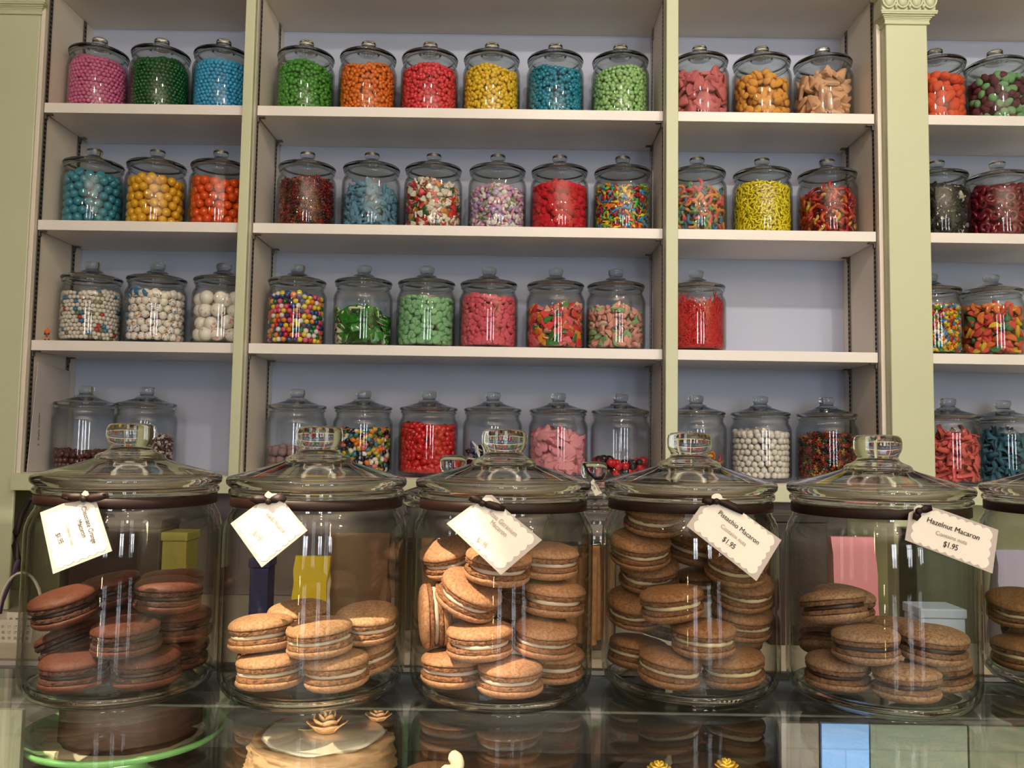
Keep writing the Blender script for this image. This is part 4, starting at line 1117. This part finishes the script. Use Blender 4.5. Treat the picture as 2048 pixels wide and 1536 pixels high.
# jar: (left px, right px), flavour, words;  macarons: px, py, distance behind the jar's axis, right-side-up tilt, tip toward the viewer, words
FJ = [
 ((38, 440), 'chocolate', 'first (leftmost)', 'dark chocolate', [
  (129.0, 1213.0, -0.0315, 11.9, 8.1, 'uppermost against the left glass'),
  (221.1, 1180.2, 0.0392, 12.6, 5.4, 'tilted, highest, near the tag'),
  (344.8, 1170.7, 0.0412, 3.9, -4.1, 'half hidden behind the top right one'),
  (336.0, 1188.7, -0.0163, -1.8, 0.8, 'topmost at the right'),
  (141.1, 1285.3, 0.005, 24.0, -5.4, 'against the left glass, midway down'),
  (252.7, 1272.3, -0.0448, 3.1, 3.6, 'sunlit one in the front middle'),
  (150.3, 1340.4, -0.0445, 1.5, 0.7, 'lowest at the left, in shade'),
  (292.4, 1334.3, -0.0322, 2.8, 2.2, 'lowest at the right front'),
  (272.5, 1238.8, 0.0499, -0.7, 6.5, 'deep in the middle of the pile'),
  (360.1, 1245.6, 0.0097, 0.5, 1.3, 'in shade below the topmost right one'),
  (353.3, 1302.6, 0.0276, 0.6, 2.0, 'at the bottom right, mostly hidden'),
 ]),
 ((438, 812), 'vanilla', 'second', 'tan cream-filled', [
  (522.4, 1265.5, -0.0305, 5.0, -2.2, 'leaning on the left glass'),
  (639.5, 1274.2, -0.0482, 4.4, 1.8, 'front middle on top, brightly sunlit'),
  (735.5, 1245.3, 0.0005, 0.7, 8.9, 'uppermost at the right'),
  (598.4, 1236.7, 0.0286, 2.5, 3.8, 'farthest back and highest'),
  (538.9, 1340.0, -0.0403, 2.6, -2.9, 'lowest at the left front'),
  (672.2, 1339.8, -0.0408, 4.4, 0.1, 'lowest at the right front'),
  (536.5, 1306.8, 0.0169, -3.9, -1.1, 'behind the lowest left one, against the left glass'),
  (733.4, 1306.5, 0.0164, 11.8, 8.3, 'stacked beneath the uppermost right one'),
  (733.7, 1306.5, 0.0164, 11.7, 8.3, 'bottom of the stack at the right'),
 ]),
 ((822, 1185), 'rose', 'third', 'tan cream-filled', [
  (901.8, 1113.4, 0.0079, 14.8, 12.5, 'top left of the pile'),
  (1093.2, 1120.9, -0.0103, -2.2, 3.8, 'top right, beside the tag'),
  (996.4, 1130.8, -0.0504, -4.3, 7.1, 'behind the lower tip of the tag'),
  (938.6, 1189.1, -0.0421, -23.3, 14.7, 'left, with two sunlit stripes on its top'),
  (1041.4, 1230.9, 0.0467, -1.4, 10.7, 'front middle, in shade'),
  (1106.8, 1196.5, -0.0149, -4.0, 0.9, 'right, behind the front middle one'),
  (1050.4, 1155.0, 0.0464, 13.5, 25.1, 'in the middle behind the tag tip'),
  (935.8, 1157.8, 0.0312, 21.1, 14.0, 'in the dark between the two on the left'),
  (959.9, 1280.3, -0.0474, 2.2, 1.9, 'left of centre below the striped one'),
  (1089.7, 1274.7, -0.0306, -5.2, 5.7, 'right of centre, half shaded'),
  (930.0, 1272.6, 0.0355, -5.8, -8.1, 'deep on the left'),
  (905.0, 1334.3, -0.0212, 0.0, -0.1, 'lowest at the left'),
  (1019.8, 1352.2, -0.0486, -0.7, 0.7, 'lowest at the front centre'),
  (1105.7, 1325.1, -0.0003, 0.1, 2.6, 'lowest at the right, in shade'),
  (869.4, 1230.0, -0.0116, 93.5, 10.3, 'standing on edge at the far left glass'),
 ]),
 ((1203, 1562), 'pistachio', 'fourth', 'brown cream-filled', [
  (1309.7, 1032.4, -0.0147, -0.5, 15.2, 'highest one, touching the shoulder at the left'),
  (1280.3, 1095.9, -0.0093, 1.0, 17.2, 'second from the top at the left, behind'),
  (1297.9, 1144.7, 0.0109, 2.3, 16.4, 'upper left front, sunlit on top'),
  (1394.0, 1100.2, 0.0321, -10.9, 3.8, 'upper middle, in shade behind the tag edge'),
  (1473.1, 1128.6, -0.0333, -1.3, 15.3, 'partly hidden under the tag'),
  (1273.7, 1213.9, 0.0093, 2.4, 17.1, 'against the left glass at mid height'),
  (1343.6, 1206.4, -0.044, 7.7, 0.2, 'centre front at mid height, orange lit'),
  (1481.9, 1238.3, -0.0024, -2.8, 14.1, 'large one at the right at mid height'),
  (1331.0, 1246.4, 0.0488, -11.4, -4.5, 'left, below mid height, with a lit spot'),
  (1405.9, 1275.3, -0.0499, -0.2, 2.1, 'centre front, second from the bottom'),
  (1275.4, 1304.0, 0.0138, -7.1, -2.3, 'left, near the bottom, in the dark'),
  (1338.6, 1334.0, -0.0426, -7.5, 2.3, 'lowest at the left front with thick filling'),
  (1466.1, 1334.6, -0.038, 5.9, 1.3, 'lowest at the right'),
  (1464.5, 1294.8, 0.0195, 0.3, 0.7, 'right, behind, below mid height'),
  (1408.0, 1166.0, 0.0446, 2.5, 1.5, 'deep in the middle'),
  (1485.5, 1178.9, -0.0116, -1.2, 15.2, 'deep on the right'),
 ]),
 ((1570, 1965), 'hazelnut', 'fifth', 'speckled tan', [
  (1667.7, 1213.2, -0.0119, 6.1, -11.2, 'topmost at the left'),
  (1688.1, 1205.5, 0.0409, -3.1, 4.2, 'behind the topmost left one, slightly higher'),
  (1730.7, 1287.8, -0.0407, 1.1, -0.5, 'left of centre, in the front'),
  (1865.3, 1288.3, -0.0412, -1.9, 2.6, 'right front, steeply tilted down to the right'),
  (1660.4, 1278.6, 0.0377, -9.9, -19.1, 'in shade under the topmost left one'),
  (1674.5, 1341.8, -0.015, -0.9, 1.1, 'lowest at the left'),
  (1812.5, 1363.4, -0.0498, 0.5, -2.3, 'lowest at the front'),
  (1878.5, 1341.1, -0.0133, 6.1, 0.1, 'lowest at the right, under the tilted one'),
  (1789.5, 1270.1, 0.0397, 1.1, 2.9, 'farthest back in the middle'),
 ]),
 ((1957, 2362), 'walnut', 'sixth', 'dark tan', [
  (2034.8, 1214.2, 0.0194, 6.5, 11.9, 'top of the left stack'),
  (2065.3, 1265.1, 0.0511, -16.3, -43.4, 'second in the left stack'),
  (2045.3, 1304.9, 0.0102, 0.0, 1.3, 'third in the left stack'),
  (2045.3, 1305.0, 0.0101, 0.0, 1.4, 'bottom of the left stack'),
 ]),
]
ZJ = ZC + 0.0003
JC = []
for ji, ((xl, xr), fl, nm, desc, ms) in enumerate(FJ):
    d1 = at(xl, 1200, 1.0) - CAM_P; d2 = at(xr, 1200, 1.0) - CAM_P
    a1, a2 = math.atan2(d1.x, d1.y), math.atan2(d2.x, d2.y)
    dist = JR / math.sin((a2 - a1) / 2); ph = (a1 + a2) / 2
    jx, jy = dist * math.sin(ph), dist * math.cos(ph)
    JC.append((jx, jy))
    jar = glass_jar('macaron_jar', 'large lidded jar of %s macarons, %s in the counter row' % (desc, nm), (jx, jy, ZJ), 96, None, spin=0.3 * ji)
    # ribbon round the neck
    bm = bmesh.new()
    rb = 0.0822 * K
    zr = 0.1795 * KZ
    add_lathe(bm, [(rb, zr - .0045), (rb + .0006, zr - .0042), (rb + .0006, zr + .0042), (rb, zr + .0045)], 96, True, lambda k, a: (0, .0006 * math.sin(2 * a)))
    o = bm_obj('ribbon', bm, M_RIBBON, jar); o['label'] = 'dark brown satin ribbon tied round the jar neck'
    for mi, (px, py, dep, r, p, words) in enumerate(ms):
        pos = at(px, py, jy + dep)
        macaron(fl, pos, r, p, rng.uniform(0, 6), '%s macaron in the %s jar, %s' % (desc.replace(' cream-filled', ''), nm.split(' (')[0], words), 'macarons in the %s jar' % nm.split(' (')[0])

# ------------------------------------------------------------------ price tags
def scallop(pts, n_per, amp):
    """outline of a quad with scalloped edges"""
    out = []
    c = sum((Vector(p) for p in pts), Vector()) / len(pts)
    for i in range(len(pts)):
        a, b = Vector(pts[i]), Vector(pts[(i + 1) % len(pts)])
        L = (b - a).length; n = max(2, round(L / n_per))
        nrm = ((a + b) / 2 - c); t = (b - a).normalized(); nrm = (nrm - t * nrm.dot(t)).normalized()
        for k in range(n):
            for j in range(5):
                f = (k + j / 5) / n
                out.append(a.lerp(b, f) + nrm * amp * abs(math.sin(PI * j / 5)))
    return out
def ptag(jar_i, dy, outer, quad, lines, knot, tails, label):
    jx, jy = JC[jar_i]
    Y = jy + dy
    t = flat('price_tag', [at(x, y, Y) for x, y in outer], 0.0006, M_TAG)
    tag(t, label, 'price tag', 'tags hanging from the macaron jars')
    q = [at(x, y, Y - 0.0003) for x, y in quad]
    c = sum(q, Vector()) / 4
    q = [c + (v - c) * 0.86 for v in q]
    o = flat('card_face', scallop(q, 0.0072, 0.0019), 0.0002, M_TAGW, t); o['label'] = 'white scalloped card face'
    for body, a, b, h, m in lines:
        text(body, at(*a, Y - 0.0004), at(*b, Y - 0.0004), h, m, t)
    # bow: knot and tails
    Yb = Y - 0.003
    bm = bmesh.new()
    k = at(*knot, Yb)
    r = bmesh.ops.create_icosphere(bm, subdivisions=2, radius=0.0033)
    for v in r['verts']: v.co = k + Vector((v.co.x, v.co.y * .7, v.co.z * .9))
    for tail in tails:
        pts = [at(x, y, Yb + (0.0008 if i else 0)) for i, (x, y) in enumerate(tail)]
        wd = [0.0016] + [0.0034] * (len(pts) - 2) + [0.0022]
        rows = []
        for i, p in enumerate(pts):
            d = (pts[min(i + 1, len(pts) - 1)] - pts[max(i - 1, 0)]).normalized()
            n = Vector((-d.z, 0, d.x))
            rows.append([bm.verts.new(p + n * wd[i] + Vector((0, -0.0012 * (i % 2), 0))), bm.verts.new(p - n * wd[i] + Vector((0, -.0005, 0))), bm.verts.new(p - n * wd[i] + Vector((0, .0002, 0))), bm.verts.new(p + n * wd[i] + Vector((0, .0002 - 0.0012 * (i % 2), 0)))])
        for a, b in zip(rows, rows[1:]):
            for i in range(4): bm.faces.new((a[i], a[(i + 1) % 4], b[(i + 1) % 4], b[i]))
        bm.faces.new(rows[0]); bm.faces.new(rows[-1][::-1])
    o = bm_obj('ribbon_bow', bm, M_RIBBON, t, True); o['label'] = 'brown ribbon bow holding the tag'
ptag(0, -.089, [(80, 1025), (126, 1007), (155, 1003), (163, 988), (169, 981), (176, 984), (182, 1001), (193, 1005), (224, 1102), (106, 1148)], [(82, 1026), (188, 998), (222, 1101), (107, 1146)],
     [('Chocolate Orange', (162.6, 1014), (185.5, 1087), .0042, M_INK), ('Macaron', (153.5, 1041), (165.5, 1075), .0042, M_INK), ('Contains nuts', (131, 1047), (142, 1090), .0030, M_INKL), ('$1.95', (111, 1068), (119, 1088), .0044, M_INK)],
     (167, 998), [[(167, 998), (182, 997), (200, 993), (217, 990)], [(167, 998), (158, 994), (142, 995), (124, 991)]],
     'white scalloped tag reading Chocolate Orange Macaron, hanging on the first jar')
ptag(1, -.090, [(461, 1047), (511, 1010), (526, 1005), (530, 988), (536, 982), (548, 990), (552, 1003), (570, 1006), (615, 1061), (523.5, 1135)], [(463, 1047), (554, 976), (613, 1061), (523.5, 1133)],
     [('Vanilla Macaron', (529, 1026), (566, 1066), .0040, M_INKL), ('$1.95', (504, 1066), (519, 1082), .0042, M_INKL)],
     (537, 1003), [[(537, 1003), (549, 999), (562, 992), (567, 998), (564, 1004)], [(537, 1003), (526, 998), (512, 1000), (502, 996)]],
     'white square tag tilted on one corner, hanging on the second jar')
ptag(2, -.090, [(893, 1047), (941, 1012), (958, 1004), (972, 990), (984, 990), (995, 1000), (1008, 1016), (1084, 1080), (1002, 1150)], [(895, 1047), (972, 984), (1081, 1080), (1002, 1148)],
     [('Rose Geranium', (976, 1026), (1030, 1073), .0042, M_INKL), ('Macaron', (979, 1046), (1009, 1073), .0042, M_INKL), ('$1.95', (951, 1080), (970, 1095), .0042, M_INKL)],
     (965, 1007), [[(965, 1007), (978, 1009), (995, 1014), (1010, 1018)], [(965, 1007), (958, 1000), (948, 998), (938, 995)]],
     'bright white tag reading Rose Geranium Macaron, on the third jar')
ptag(3, -.088, [(1373, 1052), (1401, 1013), (1425, 1008), (1440, 992), (1452, 1000), (1470, 1014), (1490, 1028), (1563, 1080), (1513, 1162)], [(1375, 1052), (1426, 974), (1561, 1081), (1513, 1160)],
     [('Pistachio Macaron', (1435, 1027), (1514, 1089), .0042, M_INK), ('Contains nuts', (1440, 1053), (1489, 1092), .0034, M_INKL), ('$1.95', (1443, 1080), (1466, 1098), .0046, M_INK)],
     (1433, 1003), [[(1433, 1003), (1450, 1006), (1470, 1015), (1487, 1025)], [(1433, 1003), (1420, 1003), (1404, 1001)]],
     'off-white scalloped tag reading Pistachio Macaron, hanging on the fourth jar')
ptag(4, -.0885, [(1810, 1080), (1818, 1026), (1838, 1016), (1862, 1014), (1885, 1020), (1997, 1060), (1985, 1147)], [(1812, 1080), (1822, 1002), (1995, 1061), (1984, 1145)],
     [('Hazelnut Macaron', (1852, 1043), (1956, 1080), .0044, M_INK), ('Contains nuts', (1870, 1068), (1932, 1089), .0034, M_INKL), ('$1.95', (1885, 1092), (1913, 1101), .0048, M_INK)],
     (1838, 1022), [[(1838, 1022), (1834, 1030), (1830, 1040)], [(1838, 1022), (1850, 1018), (1864, 1016)]],
     'off-white scalloped tag reading Hazelnut Macaron, hanging on the fifth jar')

# ------------------------------------------------------------------ cakes inside the case
ZD = ZC - 0.1148
def ctr(px, py, z):
    d = at(px, py, 1.0) - CAM_P
    return CAM_P + d * ((z - CAM_Z) / d.z)
def rose(name, loc, s, m, label, parent=None, cat='sugar rose'):
    bm = bmesh.new()
    q = random.Random(5)
    add_lathe(bm, [(0, -.1 * s), (.35 * s, -.05 * s), (.4 * s, .1 * s), (.2 * s, .35 * s), (0, .3 * s)], 16)
    for ring, (n, r0, h, lean) in enumerate([(3, .12, .78, .06), (4, .26, .70, .16), (5, .42, .54, .34), (6, .56, .34, .52)]):
        for i in range(n):
            a0 = 2 * PI * i / n + ring * .7
            span = 2 * PI / n * 0.68
            N = 7
            rows = []
            for k in range(N + 1):
                a = a0 - span + 2 * span * k / N
                e = math.sin(PI * k / N)
                lo = Vector((r0 * .7 * math.cos(a), r0 * .7 * math.sin(a), -.08))
                mi_ = Vector(((r0 + .02) * math.cos(a), (r0 + .02) * math.sin(a), h * .5 * (0.6 + .4 * e)))
                hi = Vector(((r0 + lean * .6 * e) * math.cos(a), (r0 + lean * .6 * e) * math.sin(a), h * (0.55 + .45 * e)))
                rows.append([bm.verts.new(v * s) for v in (lo, mi_, hi)])
            for A, B in zip(rows, rows[1:]):
                for j in range(2): bm.faces.new((A[j], B[j], B[j + 1], A[j + 1]))
    o = bm_obj(name, bm, m, parent, True, loc)
    md = o.modifiers.new('thick', 'SOLIDIFY'); md.thickness = 0.05 * s; md.offset = 0
    if label: tag(o, label, cat)
    return o
M_ROSE = mat('peach_sugar', (248, 190, 136), 0.5)
# rose cake
zt = ZC - 0.045
c = ctr(646, 1466, zt); c.z = zt
cr = 0.071
ck = thing('cake', 'round cake with caramel ruffled edge and white glazed top under the counter glass', 'cake', (c.x, c.y, ZD + 0.0004))
hh = zt - ZD
bm = bmesh.new(); add_lathe(bm, [(0, 0), (cr * .97, 0), (cr * .97, hh * .55), (cr * .94, hh * .6), (0, hh * .6)], 64); bm_obj('sponge', bm, mat('dark_sponge', (86, 56, 38), 0.8, .3, 80), ck)
bm = bmesh.new()
prof = [(0, hh * .55)]
for k in range(5):
    z = hh * (.58 + .085 * k)
    prof += [(cr * (.94 + .03 * (k % 2)), z), (cr * (1.0 - .025 * k), z + .002), (cr * (.985 - .025 * k), z + hh * .05)]
prof += [(cr * .86, hh - .0005), (cr * .80, hh - .002), (0, hh - .003)]
add_lathe(bm, prof, 90, False, lambda k, a: (.0016 * math.sin(9 * a + k) + .001 * math.sin(23 * a + 2 * k), .0008 * math.sin(7 * a + k)) if k else (0, 0))
bm_obj('caramel_ruffles', bm, mat('caramel_icing', (184, 146, 108), 0.55, .2, 60), ck)
bm = bmesh.new(); add_lathe(bm, [(0, hh - .004), (cr * .80, hh - .004), (cr * .81, hh - .001), (cr * .76, hh + .0008), (0, hh + .0012)], 72, False, lambda k, a: (.002 * math.sin(3 * a) + .001 * math.sin(8 * a), 0) if k else (0, 0))
bm_obj('white_glaze', bm, mat('white_glaze', (240, 228, 212), 0.15, coat=.5), ck)
cz = ctr(654, 1445, zt + .010)
rose('sugar_rose', Vector((cz.x, cz.y, zt + .004)), .0225, M_ROSE, 'peach sugar rose on the white glazed cake')
bm = bmesh.new(); add_prism(bm, rpoly([(0, -.003), (.012, -.005), (.02, 0), (.012, .005)], .003), 0, .001, 0.0003)
lf = bm_obj('sugar_leaf', bm, mat('sage_leaf', (126, 122, 74), 0.6), loc=Vector((cz.x - .030, cz.y + .006, zt + .0016))); tag(lf, 'small green sugar leaf beside the peach rose', 'sugar leaf')
# second rose on a small dark cake behind
zz = ZC - .038
cb = ctr(757, 1427, zz)
bm = bmesh.new(); add_lathe(bm, [(0, 0), (.026, 0), (.027, zz - ZD - .012), (.024, zz - ZD - .007), (0, zz - ZD - .006)], 40)
o = bm_obj('petit_four', bm, mat('chocolate_glaze', (48, 28, 20), 0.25), loc=(cb.x, cb.y, ZD + 0.0004)); tag(o, 'small chocolate glazed petit four behind the rose cake', 'cake')
rose('sugar_rose', Vector((cb.x, cb.y, zz - .005)), .0155, M_ROSE, 'peach sugar rose on the small chocolate cake behind')
# green plate with chocolate cake
zp = ZC - .062
c = ctr(252, 1462, zp)
R = .098
pl_ = thing('cake_stand', 'green glazed cake stand under the counter glass at the left', 'cake stand', (c.x, c.y, ZD + 0.0004))
hp = zp - ZD
M_GLZ = mat('green_glaze', (118, 176, 104), 0.12, .15, 18, coat=.6)
bm = bmesh.new(); add_lathe(bm, [(0, hp - .010), (R * .8, hp - .008), (R * .97, hp - .002), (R, hp + .003), (R * .985, hp + .005), (R * .95, hp + .003), (R * .84, hp - .003), (0, hp - .004)], 80); bm_obj('plate', bm, M_GLZ, pl_)
bm = bmesh.new(); add_lathe(bm, [(0, 0), (.042, 0), (.043, .006), (.022, .016), (.018, hp - .016), (.03, hp - .0105), (0, hp - .0105)], 40); bm_obj('foot', bm, M_GLZ, pl_)
bm = bmesh.new(); add_lathe(bm, [(0, hp - .0035), (R * .76, hp - .0035), (R * .76, hp - .0028), (0, hp - .0026)], 60, False, lambda k, a: (.0015 * math.sin(18 * a), 0) if k else (0, 0)); o = bm_obj('doily', bm, mat('cream_doily', (226, 214, 190), .8), pl_)
bm = bmesh.new(); hc_ = ZC - .0145 - zp + .002
add_lathe(bm, [(0, 0), (.063, 0), (.066, .004), (.066, hc_ * .8), (.062, hc_), (0, hc_)], 72, False, lambda k, a: (.0009 * math.sin(11 * a + 2 * k) + .0006 * math.sin(29 * a), 0) if k else (0, 0))
o = bm_obj('chocolate_cake', bm, mat('chocolate_sponge', (70, 42, 30), 0.55, .35, 60, .3), loc=(c.x + .006, c.y, zp - .002)); tag(o, 'round dark chocolate cake on the green stand', 'cake')
# dark cakes at the bottom of the picture, with yellow sugar flowers
for px, nme in ((1395, 'right'), ):
    zq = ZC - .05
    c = ctr(px, 1560, zq)
    bm = bmesh.new(); add_lathe(bm, [(0, 0), (.07, 0), (.072, zq - ZD - .005), (.068, zq - ZD), (0, zq - ZD)], 64)
    o = bm_obj('chocolate_cake', bm, mat('chocolate_icing', (44, 28, 20), 0.3), loc=(c.x, c.y, ZD + 0.0004)); tag(o, 'dark iced cake with yellow sugar flowers at the bottom edge', 'cake')
    for (fx_, fy_) in ((1318, 1532), (1453, 1527)):
        f_ = ctr(fx_, fy_, zq + .006)
        rose('sugar_flower', Vector((f_.x, f_.y, zq + .0012)), .012, mat('yellow_sugar', (232, 186, 56), .5), 'yellow sugar flower on the dark cake, %s one' % ('left' if fx_ < 1400 else 'right'), None, 'sugar flower')
zq = ZC - .05
c = ctr(868, 1545, zq)
bm = bmesh.new(); add_lathe(bm, [(0, 0), (.028, 0), (.03, zq - ZD - .006), (.026, zq - ZD), (0, zq - ZD)], 48)
o = bm_obj('cupcake', bm, mat('brown_cupcake', (92, 62, 42), .6), loc=(c.x, c.y, ZD + 0.0004)); tag(o, 'small brown cake with a cream curl at the bottom edge', 'cake')
bm = bmesh.new(); add_tube(bm, [Vector((.02 * math.cos(a), .02 * math.sin(a), .006 + .002 * math.sin(3 * a))) for a in [2.0 * i / 12 - 1.2 for i in range(13)]], [.003] + [.006] * 11 + [.003], 10)
o = bm_obj('cream_curl', bm, mat('cream_icing', (232, 216, 188), .5), None, True, loc=(c.x, c.y, zq + .001)); tag(o, 'curl of cream icing on the small brown cake', 'icing')
# made-up upright boards for coloured patches in the counter glass, before the back rail
def board(x0, x1, m, label):
    Yc = YL - 0.012
    a, b = at(x0, 1470, Yc), at(x1, 1470, Yc)
    t = thing('stand_in_board', label, 'board', ((a.x + b.x) / 2, Yc, ZD + 0.0005))
    w = (b.x - a.x) / 2; h = ZC - 0.0140 - ZD
    bm = bmesh.new(); add_box(bm, -w, w, -.003, .003, 0.004, h, .0008); bm_obj('panel', bm, m, t)
    bm = bmesh.new(); add_box(bm, -w * .6, w * .6, -.012, .012, 0, .0038, .0008); bm_obj('foot', bm, M_RAIL, t)
def tiles(n, rgb, line):
    m = mat(n, rgb, .35); nt = m.node_tree; b = nt.nodes['Principled BSDF']
    tc = nt.nodes.new('ShaderNodeTexCoord'); mp = nt.nodes.new('ShaderNodeMapping'); mp.inputs['Rotation'].default_value = (PI / 2, 0, 0)
    br = nt.nodes.new('ShaderNodeTexBrick'); br.offset = 0.3
    for k, v in (('Color1', srgb(*rgb)), ('Color2', srgb(*[c * .96 for c in rgb])), ('Mortar', srgb(*line))): br.inputs[k].default_value = v
    for k, v in (('Scale', 7.0), ('Mortar Size', .006), ('Brick Width', .9), ('Row Height', .55)): br.inputs[k].default_value = v
    nt.links.new(tc.outputs['Object'], mp.inputs['Vector']); nt.links.new(mp.outputs[0], br.inputs['Vector']); nt.links.new(br.outputs['Color'], b.inputs['Base Color'])
    return m
board(1641, 1736, tiles('blue_patch_tile', (122, 168, 232), (104, 144, 205)), 'made-up light blue board for a bluish patch in the glass under the fifth macaron jar')
board(1738, 1932, tiles('grey_green_tile', (108, 118, 104), (94, 102, 90)), 'grey-green upright board in the case, right of the light blue one')
board(1935, 2120, tiles('olive_tile', (96, 102, 84), (78, 82, 68)), 'olive upright board in the case at the right edge')
board(1560, 1636, tiles('taupe_tile', (104, 96, 88), (84, 76, 70)), 'taupe upright board in the case, left of the light blue one')
board(-80, 46, tiles('pale_olive_tile', (104, 103, 84), (88, 86, 70)), 'pale olive upright board in the case at the left edge')

# slim warm tube lamp of the showcase behind the viewer, mirrored as a thin streak in the jars
t = thing('tube_lamp', 'slim warm tube lamp standing behind the viewer', 'lamp', (-0.42, -1.6, 0.0))
bm = bmesh.new(); add_lathe(bm, [(0, 0), (.09, 0), (.09, .012), (.012, .02), (.012, .16), (0, .16)], 24); bm_obj('stand', bm, M_BLACK, t)
M_TUBE = bpy.data.materials.new('warm_tube'); M_TUBE.use_nodes = True
nt = M_TUBE.node_tree; nt.nodes.clear()
e = nt.nodes.new('ShaderNodeEmission'); e.inputs[0].default_value = (1.0, 0.72, 0.36, 1); e.inputs[1].default_value = 90.0
oo = nt.nodes.new('ShaderNodeOutputMaterial'); nt.links.new(e.outputs[0], oo.inputs[0])
bm = bmesh.new(); add_lathe(bm, [(0, .165), (.011, .165), (.011, 1.0), (0, 1.0)], 16); bm_obj('tube', bm, M_TUBE, t)
